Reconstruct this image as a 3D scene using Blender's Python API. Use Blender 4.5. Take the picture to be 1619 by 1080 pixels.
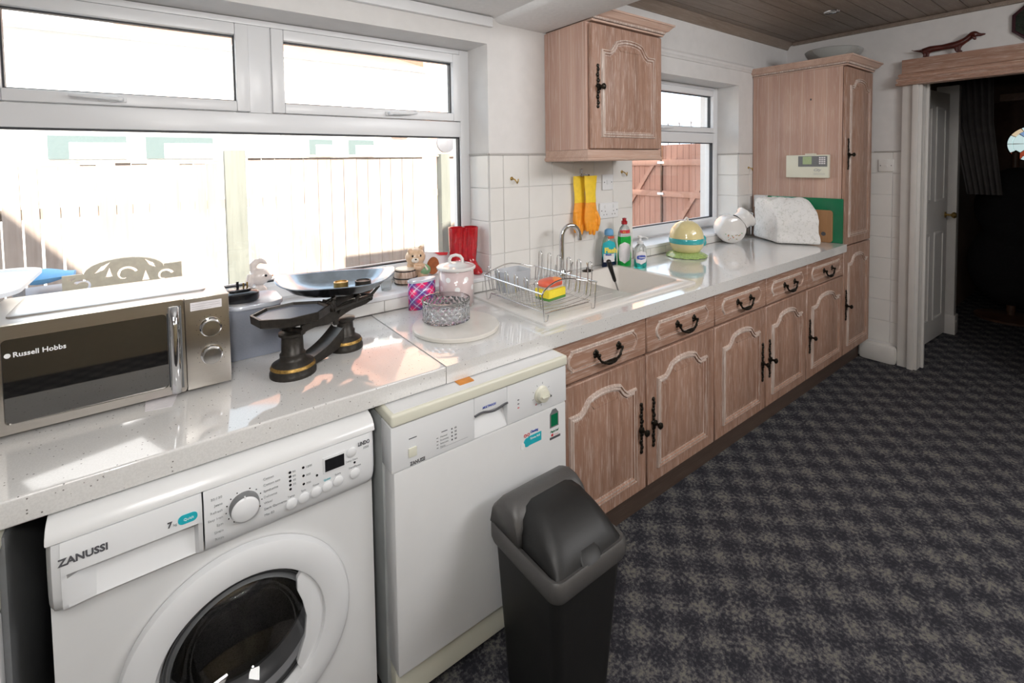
import bpy, bmesh, math, random
from math import sin, cos, pi, radians, sqrt, atan2
from mathutils import Vector, Matrix, noise
random.seed(7)
S = bpy.context.scene
for o in list(bpy.data.objects): bpy.data.objects.remove(o)
COL = S.collection

# ------------------------------------------------------------------ camera, world, lights, exposure
cam = bpy.data.objects.new('camera', bpy.data.cameras.new('camera')); COL.objects.link(cam)
R3 = (0.8058229300276107, -0.5919651630859456, -0.01505493720830811)
U3 = (0.0372396050485283, 0.025286708260554132, 0.9989863833912729)
F3 = (0.5909844475597865, 0.8055667744377094, -0.04242115821708138)
CP = (-1.5579, -1.76796, 1.47786)
cam.matrix_world = Matrix(((R3[0], U3[0], -F3[0], CP[0]), (R3[1], U3[1], -F3[1], CP[1]), (R3[2], U3[2], -F3[2], CP[2]), (0, 0, 0, 1)))
cam.data.sensor_width = 36; cam.data.lens = 746.473 * 36 / 1619
cam.data.shift_x = (809.5 - 795.14) / 1619; cam.data.shift_y = (288.725 - 540) / 1619
cam.data.clip_start = 0.02; cam.data.clip_end = 200
S.camera = cam
S.view_settings.view_transform = 'Standard'; S.view_settings.look = 'None'
S.view_settings.exposure = -0.5; S.view_settings.gamma = 1; S.view_settings.use_curve_mapping = False
S.cycles.use_denoising = True
S.cycles.max_bounces = 10; S.cycles.transparent_max_bounces = 24; S.cycles.sample_clamp_indirect = 6
W = bpy.data.worlds.new('sky'); S.world = W; W.use_nodes = True
bg = W.node_tree.nodes['Background']; bg.inputs[0].default_value = (0.74, 0.87, 1.0, 1); bg.inputs[1].default_value = 3.8

def light(name, kind, loc, target, energy, color=(1, 1, 1), size=0.1, size_y=None, spread=None):
    d = bpy.data.lights.new(name, kind); d.energy = energy; d.color = color
    if kind == 'AREA':
        d.size = size
        if size_y: d.shape = 'RECTANGLE'; d.size_y = size_y
        if spread: d.spread = spread
    elif kind == 'SUN': d.angle = radians(0.6)
    else: d.shadow_soft_size = size
    o = bpy.data.objects.new(name, d); COL.objects.link(o); o.location = loc
    o.rotation_euler = (Vector(target) - Vector(loc)).to_track_quat('-Z', 'Y').to_euler()
    return o
light('sun', 'SUN', (0, -6, 6), (0.35, 0, 0.7), 26.0, (1.0, 0.93, 0.82))
light('camera_flash', 'AREA', (-1.66, -1.80, 1.60), (-0.75, -0.4, 0.98), 10.0, (1.0, 0.97, 0.93), 0.09)
light('overhead_fill_light', 'AREA', (-1.75, -1.75, 2.08), (-1.5, -1.2, 0.5), 17.0, (1.0, 0.98, 0.95), 0.5)  # fill light added above the camera, not a fitting of the room
light('upward_fill_light', 'AREA', (-1.15, -1.35, 1.84), (-0.9, -1.05, 2.13), 10.5, (1.0, 0.98, 0.96), 0.12)  # fill added facing up, brightens the low ceiling, beam and walls
light('room_fill_light', 'AREA', (0.6, -2.1, 2.36), (0.6, -1.7, 0), 26.0, (1.0, 0.95, 0.90), 1.3)  # fill added for floor and far wall, no lamp hangs here
light('back_room_fill', 'AREA', (0.9, -3.0, 2.22), (-0.5, 0, 1.2), 50.0, (0.98, 0.98, 1.0), 1.6, 0.34)  # soft fill added at the back of the room to lift the window wall
for nm, x, z, w, h in (('window_portal', -1.17, 1.5, 1.62, 1.0), ('window_portal', 1.28, 1.5, 1.2, 1.0)):
    p_ = light(nm, 'AREA', (x, 0.32, z), (x, -1, z), 1.0, (1, 1, 1), w, h)
    p_.data.cycles.is_portal = True

# ------------------------------------------------------------------ materials
def nt(name):
    m = bpy.data.materials.new(name); m.use_nodes = True
    t = m.node_tree; return m, t, t.nodes, t.links, t.nodes['Principled BSDF']
def setp(b, **k):
    names = dict(color='Base Color', rough='Roughness', metal='Metallic', spec='Specular IOR Level', trans='Transmission Weight', ior='IOR',
                 coat='Coat Weight', coatr='Coat Roughness', sheen='Sheen Weight', aniso='Anisotropic', sss='Subsurface Weight', emit='Emission Color', es='Emission Strength')
    for n, v in k.items():
        if v is None: continue
        if n in ('color', 'emit'): v = (*v, 1)
        b.inputs[names[n]].default_value = v
def coords(N, L, scale=(1, 1, 1), rot=(0, 0, 0)):
    tc = N.new('ShaderNodeTexCoord'); mp = N.new('ShaderNodeMapping')
    mp.inputs['Scale'].default_value = scale; mp.inputs['Rotation'].default_value = rot
    L.new(tc.outputs['Object'], mp.inputs[0]); return mp.outputs[0]
def ramp(N, L, fac, stops, interp='LINEAR'):
    r = N.new('ShaderNodeValToRGB'); r.color_ramp.interpolation = interp
    e = r.color_ramp.elements
    while len(e) < len(stops): e.new(0.5)
    for i, (p, c) in enumerate(stops): e[i].position = p; e[i].color = (*c, 1)
    L.new(fac, r.inputs[0]); return r.outputs[0]
def noi(N, L, vec, scale, detail=4, rough=0.55, dist=0.0):
    n = N.new('ShaderNodeTexNoise'); n.inputs['Scale'].default_value = scale; n.inputs['Detail'].default_value = detail
    n.inputs['Roughness'].default_value = rough; n.inputs['Distortion'].default_value = dist
    L.new(vec, n.inputs['Vector']); return n.outputs['Fac']
def mixc(N, L, fac, a, b, mode='MIX'):
    m = N.new('ShaderNodeMix'); m.data_type = 'RGBA'; m.blend_type = mode
    for s, v in ((m.inputs[0], fac), (m.inputs[6], a), (m.inputs[7], b)):
        if hasattr(v, 'links') or hasattr(v, 'is_linked'): L.new(v, s)
        elif isinstance(v, tuple): s.default_value = (*v, 1)
        else: s.default_value = v
    return m.outputs[2]
def math_(N, L, op, a, b=None, c=None):
    m = N.new('ShaderNodeMath'); m.operation = op
    for i, v in enumerate((a, b, c)):
        if v is None: continue
        if hasattr(v, 'is_linked'): L.new(v, m.inputs[i])
        else: m.inputs[i].default_value = v
    return m.outputs[0]
def bump(N, L, b, h, strength=0.2, dist=0.002):
    n = N.new('ShaderNodeBump'); n.inputs['Strength'].default_value = strength; n.inputs['Distance'].default_value = dist
    L.new(h, n.inputs['Height']); L.new(n.outputs[0], b.inputs['Normal'])

def plain(name, color, rough=0.5, metal=0.0, vary=0.05, bscale=60, bstr=0.0, **k):
    m, t, N, L, b = nt(name); setp(b, color=color, rough=rough, metal=metal, **k)
    v = coords(N, L)
    f = noi(N, L, v, bscale, 3)
    lo = tuple(max(0, c * (1 - vary)) for c in color); hi = tuple(min(1, c * (1 + vary)) for c in color)
    L.new(ramp(N, L, f, [(0.3, lo), (0.7, hi)]), b.inputs['Base Color'])
    if bstr: bump(N, L, b, f, bstr)
    return m

def limed_oak(name, axis, base=(0.385, 0.225, 0.16), dark=(0.25, 0.135, 0.09), lime=(0.60, 0.48, 0.42), amt=0.6):
    m, t, N, L, b = nt(name)
    sc = {'z': (1, 1, 0.06), 'x': (0.06, 1, 1), 'y': (1, 0.06, 1)}[axis]
    v = coords(N, L, sc)
    big = noi(N, L, v, 9, 3, 0.5, 0.8)
    fine = noi(N, L, v, 170, 5, 0.65, 0.4)
    w = N.new('ShaderNodeTexWave'); w.wave_type = 'BANDS'; w.bands_direction = 'DIAGONAL'
    w.inputs['Scale'].default_value = 11; w.inputs['Distortion'].default_value = 5; w.inputs['Detail'].default_value = 3; w.inputs['Detail Scale'].default_value = 1.6
    L.new(v, w.inputs['Vector'])
    c1 = ramp(N, L, big, [(0.3, dark), (0.68, base)])
    c2 = mixc(N, L, 0.35, c1, ramp(N, L, w.outputs['Fac'], [(0.0, dark), (1.0, base)]))
    lf = ramp(N, L, fine, [(0.50, (0, 0, 0)), (0.66, (amt, amt, amt))])
    L.new(mixc(N, L, lf, c2, lime), b.inputs['Base Color'])
    setp(b, rough=0.45); bump(N, L, b, fine, 0.15, 0.001)
    return m
M = {}
M['oak_z'] = limed_oak('limed_oak_upright', 'z'); M['oak_x'] = limed_oak('limed_oak_lengthways', 'x'); M['oak_y'] = limed_oak('limed_oak_crosswise', 'y')
M['lime'] = limed_oak('lime_filled_moulding', 'z', (0.54, 0.43, 0.37), (0.42, 0.31, 0.26), (0.78, 0.71, 0.66), 0.9)
M['oak_pale'] = limed_oak('pale_limed_oak', 'x', (0.58, 0.40, 0.32), (0.46, 0.30, 0.23), (0.66, 0.55, 0.48), 0.4)
M['oak_dark'] = limed_oak('shaded_plinth_oak', 'x', (0.10, 0.067, 0.052), (0.07, 0.047, 0.037), (0.16, 0.12, 0.10), 0.3)  # shade of the plinth recess is put into this oak colour
def oak_side(name):
    m, t, N, L, b = nt(name)
    v = coords(N, L, (1, 1, 0.05)); fine = noi(N, L, v, 150, 5, 0.6, 0.3); big = noi(N, L, v, 12, 2)
    c = ramp(N, L, big, [(0.3, (0.42, 0.255, 0.20)), (0.7, (0.58, 0.385, 0.31))])
    v2 = coords(N, L); sx = N.new('ShaderNodeSeparateXYZ'); L.new(v2, sx.inputs[0])
    ph = math_(N, L, 'FRACT', math_(N, L, 'MULTIPLY', sx.outputs['Y'], 1 / 0.075))
    ln = math_(N, L, 'LESS_THAN', math_(N, L, 'ABSOLUTE', math_(N, L, 'SUBTRACT', ph, 0.5)), 0.03)
    c = mixc(N, L, ramp(N, L, fine, [(0.52, (0, 0, 0)), (0.7, (0.55, 0.55, 0.55))]), c, (0.62, 0.50, 0.44))
    c = mixc(N, L, math_(N, L, 'MULTIPLY', ln, 0.35), c, (0.70, 0.62, 0.56))
    L.new(c, b.inputs['Base Color']); setp(b, rough=0.42)
    return m
M['oak_side'] = oak_side('limed_oak_side_panel')
M['black_iron'] = plain('blackened_iron', (0.022, 0.018, 0.013), 0.35, 0.7, 0.3)
M['iron'] = plain('painted_cast_iron', (0.028, 0.024, 0.02), 0.42, 0.35, 0.35, 90, 0.15)
M['gold'] = plain('worn_gold_band', (0.36, 0.22, 0.06), 0.42, 0.7, 0.4, 120)
M['brass'] = plain('aged_brass', (0.45, 0.30, 0.10), 0.3, 0.9, 0.2)
M['chrome'] = plain('polished_chrome', (0.75, 0.76, 0.78), 0.07, 1.0, 0.02)
M['wire'] = plain('chromed_wire', (0.80, 0.80, 0.80), 0.22, 1.0, 0.1)
M['white_enamel'] = plain('white_enamel', (0.74, 0.745, 0.75), 0.28, 0, 0.015, 12, coat=0.3)
M['white_plastic'] = plain('white_plastic', (0.76, 0.77, 0.785), 0.3, 0, 0.012, 12)
M['cream_plastic'] = plain('aged_cream_plastic', (0.72, 0.71, 0.60), 0.35, 0, 0.02, 12)
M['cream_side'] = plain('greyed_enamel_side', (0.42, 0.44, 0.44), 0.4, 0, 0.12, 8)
M['grey_plastic'] = plain('grey_plastic', (0.075, 0.072, 0.07), 0.42, 0, 0.08, 300, 0.05)
M['dark_plastic'] = plain('dark_grey_plastic', (0.010, 0.010, 0.010), 0.5, 0, 0.08, 300, 0.1)
M['black_plastic'] = plain('black_gloss_plastic', (0.012, 0.012, 0.014), 0.2, 0, 0.1)
M['dial_grey'] = plain('dial_grey', (0.16, 0.165, 0.17), 0.35)
M['ink'] = plain('printed_dark_grey', (0.09, 0.09, 0.10), 0.6)
M['ink_pale'] = plain('printed_pale_grey', (0.36, 0.37, 0.38), 0.6)
M['ink_white'] = plain('printed_white', (0.85, 0.85, 0.86), 0.5)
M['ink_red'] = plain('printed_red', (0.6, 0.04, 0.05), 0.5)
M['ink_blue'] = plain('printed_blue', (0.06, 0.10, 0.42), 0.5)
M['ink_yellow'] = plain('printed_yellow', (0.85, 0.72, 0.12), 0.5)
M['teal'] = plain('teal_print', (0.02, 0.42, 0.50), 0.4)
M['plaster'] = plain('painted_plaster', (0.68, 0.665, 0.655), 0.8, 0, 0.03, 14, 0.25)
M['ceiling_white'] = plain('white_stippled_ceiling', (0.74, 0.735, 0.73), 0.85, 0, 0.03, 45, 0.7)
M['grout'] = plain('pale_grout', (0.44, 0.42, 0.40), 0.9)
M['tile'] = plain('glazed_white_tile', (0.74, 0.725, 0.70), 0.18, 0, 0.02, 9, 0.03)
M['upvc'] = plain('white_window_plastic', (0.76, 0.765, 0.78), 0.3, 0, 0.01, 10)
M['gasket'] = plain('black_gasket', (0.02, 0.022, 0.028), 0.5)
M['paint_white'] = plain('white_gloss_paint', (0.62, 0.60, 0.575), 0.35, 0, 0.03, 10)
M['creamwall'] = plain('warm_cream_wall', (0.60, 0.52, 0.34), 0.8, 0, 0.05, 30, 0.3)
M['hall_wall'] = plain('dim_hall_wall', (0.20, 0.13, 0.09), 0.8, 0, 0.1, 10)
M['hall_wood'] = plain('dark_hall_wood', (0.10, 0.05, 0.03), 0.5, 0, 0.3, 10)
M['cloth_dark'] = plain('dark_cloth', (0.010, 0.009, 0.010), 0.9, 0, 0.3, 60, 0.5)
M['white_china'] = plain('white_china', (0.72, 0.70, 0.68), 0.12, 0, 0.02, 20, coat=0.4)
M['bear_fur'] = plain('tan_glazed_pottery', (0.62, 0.42, 0.27), 0.3, 0, 0.12, 60, coat=0.3)
M['bear_muzzle'] = plain('pale_glazed_pottery', (0.75, 0.68, 0.58), 0.3, 0, 0.05, 60)
M['rabbit'] = plain('pinkish_white_pottery', (0.70, 0.62, 0.58), 0.15, 0, 0.06, 60, coat=0.5)
M['red_glaze'] = plain('dark_red_glaze', (0.40, 0.008, 0.014), 0.12, 0, 0.25, 40, coat=0.6)
M['green_cloth'] = plain('green_glaze', (0.22, 0.38, 0.20), 0.4)
M['marble'] = plain('pale_marble', (0.68, 0.65, 0.60), 0.2, 0, 0.07, 8)
M['sink'] = plain('composite_sink_white', (0.72, 0.69, 0.65), 0.25, 0, 0.03, 400, 0.02)
M['grey_card'] = plain('blue_grey_enamel', (0.22, 0.24, 0.29), 0.4, 0, 0.05, 200)
M['silver_lid'] = plain('pale_enamelled_lid', (0.62, 0.66, 0.74), 0.2, 0.2, 0.05, 20)
M['pan'] = plain('blue_grey_steel_pan', (0.36, 0.42, 0.48), 0.25, 0.75, 0.15, 25)
M['yellow_rubber'] = plain('yellow_rubber', (0.88, 0.60, 0.03), 0.5, 0, 0.06, 50)
M['orange_rubber'] = plain('orange_rubber', (0.88, 0.34, 0.02), 0.5, 0, 0.08, 50)
M['yellow_sponge'] = plain('yellow_sponge_foam', (0.90, 0.72, 0.05), 0.9, 0, 0.12, 400, 0.6)
M['green_pad'] = plain('green_scouring_pad', (0.10, 0.26, 0.05), 0.95, 0, 0.3, 500, 0.6)
M['orange_plastic'] = plain('orange_plastic', (0.85, 0.24, 0.03), 0.35)
M['coral_plastic'] = plain('coral_red_plastic', (0.72, 0.12, 0.06), 0.4)
M['bristle'] = plain('white_bristle', (0.8, 0.75, 0.72), 0.8)
M['green_glass'] = plain('dark_green_glass_board', (0.002, 0.16, 0.065), 0.15, 0, 0.08, 5, coat=0.5)
M['beech'] = limed_oak('oiled_beech_board', 'z', (0.42, 0.22, 0.10), (0.32, 0.16, 0.07), (0.45, 0.28, 0.14), 0.3)
M['wedge_wood'] = plain('orange_pine', (0.60, 0.24, 0.05), 0.6, 0, 0.12, 30)
M['cookie_cream'] = plain('yellow_cream_glaze', (0.74, 0.64, 0.34), 0.15, 0, 0.06, 14, coat=0.5)
M['cookie_teal'] = plain('turquoise_glaze', (0.05, 0.40, 0.42), 0.15, 0, 0.12, 40, coat=0.5)
M['cookie_green'] = plain('mottled_green_glaze', (0.36, 0.50, 0.18), 0.25, 0, 0.25, 90, coat=0.3)
M['ochre'] = plain('orange_brown_glaze', (0.55, 0.16, 0.05), 0.3)
M['dog_wood'] = plain('dark_red_carved_wood', (0.07, 0.012, 0.008), 0.35, 0, 0.3, 40)
M['brown_bowl'] = plain('brown_earthenware', (0.25, 0.10, 0.05), 0.4, 0, 0.15, 30)
M['blue_cloth'] = plain('blue_outdoor_fabric', (0.14, 0.36, 0.62), 0.7)
M['garden_metal'] = plain('taupe_cast_metal', (0.40, 0.36, 0.28), 0.5, 0.2, 0.1, 40)
M['lcd_green'] = plain('green_display', (0.36, 0.45, 0.25), 0.4)
M['patio'] = plain('concrete_paving', (0.42, 0.39, 0.35), 0.9, 0, 0.12, 8)
M['render_white'] = plain('white_render', (0.80, 0.79, 0.76), 0.9, 0, 0.03, 6)
M['roof_tile'] = plain('terracotta_roof', (0.45, 0.22, 0.15), 0.9, 0, 0.15, 12)
M['rail_metal'] = plain('grey_iron_railing', (0.25, 0.25, 0.27), 0.5, 0.5)
M['ochre_post'] = plain('yellow_painted_post', (0.75, 0.50, 0.12), 0.7)
M['brick_far'] = plain('orange_brick', (0.74, 0.42, 0.30), 0.9, 0, 0.12, 6)
M['curtain'] = plain('grey_net_curtain', (0.13, 0.12, 0.115), 0.9, 0, 0.12, 12)
M['octagon'] = plain('dark_green_lacquer', (0.012, 0.018, 0.012), 0.2, 0, 0.6, 25)
M['dark_rim'] = plain('dark_plum_frame', (0.04, 0.012, 0.018), 0.3)
M['card_white'] = plain('white_card', (0.75, 0.72, 0.74), 0.7)
M['card_brown'] = plain('brown_felt', (0.30, 0.09, 0.03), 0.9, 0, 0.25, 50)

def brushed(name, color, rough, scale):
    m, t, N, L, b = nt(name); setp(b, color=color, metal=1.0, rough=rough)
    v = coords(N, L, scale); f = noi(N, L, v, 420, 3)
    L.new(ramp(N, L, f, [(0.3, tuple(c * 0.96 for c in color)), (0.7, tuple(min(1, c * 1.03) for c in color))]), b.inputs['Base Color'])
    L.new(ramp(N, L, f, [(0.3, (rough * .92,) * 3), (0.7, (rough * 1.08,) * 3)]), b.inputs['Roughness'])
    b.inputs['Anisotropic'].default_value = 0.7
    tg = N.new('ShaderNodeTangent'); tg.direction_type = 'RADIAL'; tg.axis = 'Z'; L.new(tg.outputs[0], b.inputs['Tangent'])
    return m
M['steel'] = brushed('brushed_steel', (0.62, 0.585, 0.54), 0.30, (0.04, 1, 3))
M['steel_top'] = brushed('brushed_steel_top', (0.72, 0.70, 0.68), 0.34, (0.04, 3, 1))
def ring_steel():
    m, t, N, L, b = nt('spun_steel_knob'); setp(b, color=(0.7, 0.7, 0.7), metal=1.0, rough=0.22); b.inputs['Anisotropic'].default_value = 0.8
    return m
M['spun'] = ring_steel()
def door_glass():
    m, t, N, L, b = nt('black_mirror_glass'); setp(b, color=(0.010, 0.010, 0.010), rough=0.03, spec=0.9, coat=1.0, coatr=0.02, ior=1.9); return m
M['dark_glass'] = door_glass()
def clear(name, tint=(1, 1, 1), refl=0.06):
    m, t, N, L, b = nt(name); N.remove(b)
    tr = N.new('ShaderNodeBsdfTransparent'); tr.inputs[0].default_value = (*tint, 1)
    gl = N.new('ShaderNodeBsdfGlossy'); gl.inputs['Roughness'].default_value = 0.01
    lw = N.new('ShaderNodeLayerWeight'); lw.inputs[0].default_value = 0.5
    fr = math_(N, L, 'ADD', math_(N, L, 'MULTIPLY', math_(N, L, 'POWER', lw.outputs['Facing'], 5.0), 0.9), refl * 0.6)
    mx = N.new('ShaderNodeMixShader'); L.new(fr, mx.inputs[0]); L.new(tr.outputs[0], mx.inputs[1]); L.new(gl.outputs[0], mx.inputs[2])
    L.new(mx.outputs[0], N['Material Output'].inputs[0]); return m
M['glass'] = clear('window_glass', (0.97, 0.98, 0.98))
def glassy(name, color, rough=0.02, ior=1.45, trans=1.0):
    m, t, N, L, b = nt(name); setp(b, color=color, rough=rough, trans=trans, ior=ior); return m
M['crystal'] = glassy('cut_crystal', (1, 1, 1), 0.0, 1.5)
M['crystal_cut'] = glassy('frosted_cut', (0.97, 0.98, 1.0), 0.08, 1.5, 0.80)
def cutglass():
    m = M['crystal_cut']; t = m.node_tree; N, L = t.nodes, t.links; b = N['Principled BSDF']
    tc = N.new('ShaderNodeTexCoord'); sx = N.new('ShaderNodeSeparateXYZ'); L.new(tc.outputs['Object'], sx.inputs[0])
    th = math_(N, L, 'ARCTAN2', math_(N, L, 'ADD', sx.outputs['Y'], .302), math_(N, L, 'ADD', sx.outputs['X'], .742))
    u = math_(N, L, 'MULTIPLY', th, 22.0); w = math_(N, L, 'MULTIPLY', sx.outputs['Z'], 2 * pi / .024)
    h = math_(N, L, 'MULTIPLY', math_(N, L, 'ABSOLUTE', math_(N, L, 'SINE', math_(N, L, 'MULTIPLY', math_(N, L, 'ADD', u, w), .5))), math_(N, L, 'ABSOLUTE', math_(N, L, 'SINE', math_(N, L, 'MULTIPLY', math_(N, L, 'SUBTRACT', u, w), .5))))
    bump(N, L, b, h, 1.0, .006)
cutglass()
M['green_liquid'] = glassy('green_washing_liquid', (0.03, 0.65, 0.12), 0.03, 1.35, 0.85)
M['teal_liquid'] = glassy('teal_liquid', (0.03, 0.55, 0.50), 0.03, 1.35, 0.8)
M['clear_plastic'] = glassy('clear_plastic', (0.85, 0.88, 0.88), 0.08, 1.3, 0.8)
M['navy_liquid'] = glassy('navy_liquid', (0.01, 0.02, 0.06), 0.05, 1.35, 0.3)
M['frost_plastic'] = glassy('frosted_grey_plastic', (0.72, 0.74, 0.78), 0.35, 1.25, 0.6)
M['dish_glass'] = glassy('smoky_dish_glass', (0.70, 0.72, 0.70), 0.08, 1.45, 0.7)
M['porthole'] = clear('porthole_glass', (0.62, 0.62, 0.63), 0.12)

def worktop():
    m, t, N, L, b = nt('white_speckled_quartz'); v = coords(N, L)
    vo = N.new('ShaderNodeTexVoronoi'); vo.inputs['Scale'].default_value = 105; L.new(v, vo.inputs['Vector'])
    sp = math_(N, L, 'LESS_THAN', vo.outputs['Distance'], 0.16)
    rnd = N.new('ShaderNodeSeparateColor'); L.new(vo.outputs['Color'], rnd.inputs[0])
    sel = math_(N, L, 'GREATER_THAN', rnd.outputs[0], 0.70)
    c = mixc(N, L, math_(N, L, 'MULTIPLY', sp, sel), (0.70, 0.69, 0.675), (0.20, 0.19, 0.18))
    f = noi(N, L, v, 300, 2); c = mixc(N, L, 0.12, c, ramp(N, L, f, [(0.4, (0.4, 0.4, 0.4)), (0.6, (1, 1, 1))]), 'MULTIPLY')
    L.new(c, b.inputs['Base Color']); setp(b, rough=0.09, spec=0.6, coat=0.6, coatr=0.03); return m
M['quartz'] = worktop()
def carpet():
    m, t, N, L, b = nt('patterned_navy_carpet'); v = coords(N, L)
    sx = N.new('ShaderNodeSeparateXYZ'); L.new(v, sx.inputs[0])
    k = 2 * pi / 0.135
    a = math_(N, L, 'COSINE', math_(N, L, 'MULTIPLY', math_(N, L, 'ADD', sx.outputs['X'], sx.outputs['Y']), k * 0.86))
    d = math_(N, L, 'COSINE', math_(N, L, 'MULTIPLY', math_(N, L, 'SUBTRACT', sx.outputs['X'], sx.outputs['Y']), k * 0.86))
    lat = math_(N, L, 'MULTIPLY', math_(N, L, 'ADD', a, d), 0.17)
    n1 = noi(N, L, v, 75, 3, 0.7); n2 = noi(N, L, v, 9, 2)
    s = math_(N, L, 'ADD', math_(N, L, 'ADD', lat, math_(N, L, 'MULTIPLY', math_(N, L, 'SUBTRACT', n1, 0.5), 2.9)), math_(N, L, 'MULTIPLY', math_(N, L, 'SUBTRACT', n2, 0.5), 0.4))
    c = ramp(N, L, s, [(0.0, (0.028, 0.028, 0.034)), (0.3, (0.052, 0.051, 0.060)), (0.55, (0.100, 0.097, 0.100)), (0.85, (0.165, 0.158, 0.138))])
    m_r = [n for n in N if n.type == 'VALTORGB'][-1]
    L.new(c, b.inputs['Base Color']); setp(b, rough=0.95, spec=0.1); bump(N, L, b, n1, 0.6, 0.004)
    # shift so that mid lattice sits mid ramp
    add = math_(N, L, 'ADD', s, 0.32); L.new(add, m_r.inputs[0])
    return m
M['carpet'] = carpet()
def fence_mat(name, c0, c1, c2):
    m, t, N, L, b = nt(name); v = coords(N, L, (1, 1, 0.05)); f = noi(N, L, v, 40, 5, 0.6); g = noi(N, L, coords(N, L, (1, 1, 0.4)), 5, 3)
    c = mixc(N, L, 0.5, ramp(N, L, f, [(0.3, c0), (0.7, c1)]), ramp(N, L, g, [(0.35, c0), (0.7, c2)])); L.new(c, b.inputs['Base Color']); setp(b, rough=0.85); return m
M['fence'] = fence_mat('weathered_fence_board', (0.27, 0.21, 0.18), (0.43, 0.36, 0.31), (0.46, 0.39, 0.34))
M['post'] = fence_mat('mossy_fence_post', (0.135, 0.138, 0.12), (0.225, 0.228, 0.20), (0.19, 0.195, 0.17))
M['gate'] = fence_mat('red_brown_gate_board', (0.30, 0.155, 0.115), (0.42, 0.24, 0.185), (0.39, 0.22, 0.175))
M['gate_rail'] = fence_mat('pale_gate_rail', (0.34, 0.185, 0.14), (0.44, 0.26, 0.20), (0.41, 0.24, 0.185))
M['clad'] = limed_oak('ceiling_cladding_wood', 'x', (0.27, 0.215, 0.175), (0.19, 0.145, 0.115), (0.36, 0.31, 0.265), 0.5)
def tartan():
    m, t, N, L, b = nt('pink_and_blue_tartan'); tc = N.new('ShaderNodeTexCoord'); uv = N.new('ShaderNodeSeparateXYZ'); L.new(tc.outputs['UV'], uv.inputs[0])
    u = math_(N, L, 'ADD', uv.outputs[0], uv.outputs[1]); w = math_(N, L, 'SUBTRACT', uv.outputs[0], uv.outputs[1])
    def band(x, per, ph, wd):
        f = math_(N, L, 'FRACT', math_(N, L, 'ADD', math_(N, L, 'DIVIDE', x, per), ph))
        return math_(N, L, 'LESS_THAN', math_(N, L, 'ABSOLUTE', math_(N, L, 'SUBTRACT', f, 0.5)), wd)
    c = (0.80, 0.02, 0.16)
    for x in (u, w):
        c = mixc(N, L, math_(N, L, 'MULTIPLY', band(x, 0.068, 0.0, 0.22), 0.62), c, (0.03, 0.05, 0.28))
        c = mixc(N, L, math_(N, L, 'MULTIPLY', band(x, 0.068, 0.0, 0.035), 0.75), c, (0.45, 0.65, 0.85))
        c = mixc(N, L, math_(N, L, 'MULTIPLY', band(x, 0.068, 0.5, 0.03), 0.7), c, (0.85, 0.55, 0.70))
    L.new(c, b.inputs['Base Color']); setp(b, rough=0.25, coat=0.3); return m
M['tartan'] = tartan()
def dots():
    m, t, N, L, b = nt('pale_pink_polka_enamel'); tc = N.new('ShaderNodeTexCoord'); uv = N.new('ShaderNodeSeparateXYZ'); L.new(tc.outputs['UV'], uv.inputs[0])
    P = 0.075
    def cell(du, dv):
        a = math_(N, L, 'SUBTRACT', math_(N, L, 'FRACT', math_(N, L, 'ADD', math_(N, L, 'DIVIDE', uv.outputs[0], P), du)), 0.5)
        c = math_(N, L, 'SUBTRACT', math_(N, L, 'FRACT', math_(N, L, 'ADD', math_(N, L, 'DIVIDE', uv.outputs[1], P), dv)), 0.5)
        r = math_(N, L, 'ADD', math_(N, L, 'MULTIPLY', a, a), math_(N, L, 'MULTIPLY', c, c))
        return math_(N, L, 'LESS_THAN', r, 0.019)
    s = math_(N, L, 'MAXIMUM', cell(0, 0), cell(0.5, 0.5))
    L.new(mixc(N, L, s, (0.66, 0.53, 0.53), (0.86, 0.86, 0.86)), b.inputs['Base Color']); setp(b, rough=0.15, coat=0.5); return m
M['dots'] = dots()
def floral(name, base, spots, sc, thr):
    m, t, N, L, b = nt(name); v = coords(N, L); n = noi(N, L, v, sc, 4, 0.6, 1.2); n2 = noi(N, L, v, sc * .45, 3, 0.6, 1.0)
    c = mixc(N, L, ramp(N, L, n, [(thr, (0, 0, 0)), (thr + 0.05, (0.75,) * 3)]), base, spots[0])
    c = mixc(N, L, ramp(N, L, n2, [(thr + .04, (0, 0, 0)), (thr + 0.1, (0.5,) * 3)]), c, spots[1])
    L.new(c, b.inputs['Base Color']); setp(b, rough=0.75); return m
M['floral'] = floral('white_floral_cloth', (0.76, 0.745, 0.73), ((0.56, 0.55, 0.52), (0.52, 0.54, 0.49)), 60, 0.56)
def brickm():
    m, t, N, L, b = nt('porcelain_scale'); return m
def barrel_m():
    m, t, N, L, b = nt('painted_barrel_staves'); v = coords(N, L, (1, 1, 0.05)); f = noi(N, L, v, 90, 3)
    L.new(ramp(N, L, f, [(0.35, (0.30, 0.19, 0.13)), (0.6, (0.60, 0.47, 0.38))]), b.inputs['Base Color']); setp(b, rough=0.3); return m
M['barrel'] = barrel_m()
def drum_m():
    m, t, N, L, b = nt('perforated_drum_steel'); v = coords(N, L)
    vo = N.new('ShaderNodeTexVoronoi'); vo.inputs['Scale'].default_value = 240; L.new(v, vo.inputs['Vector'])
    f = math_(N, L, 'LESS_THAN', vo.outputs['Distance'], 0.3)
    L.new(mixc(N, L, f, (0.80, 0.79, 0.77), (0.45, 0.45, 0.45)), b.inputs['Base Color']); setp(b, metal=1.0, rough=0.22); return m
M['drum'] = drum_m()

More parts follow.
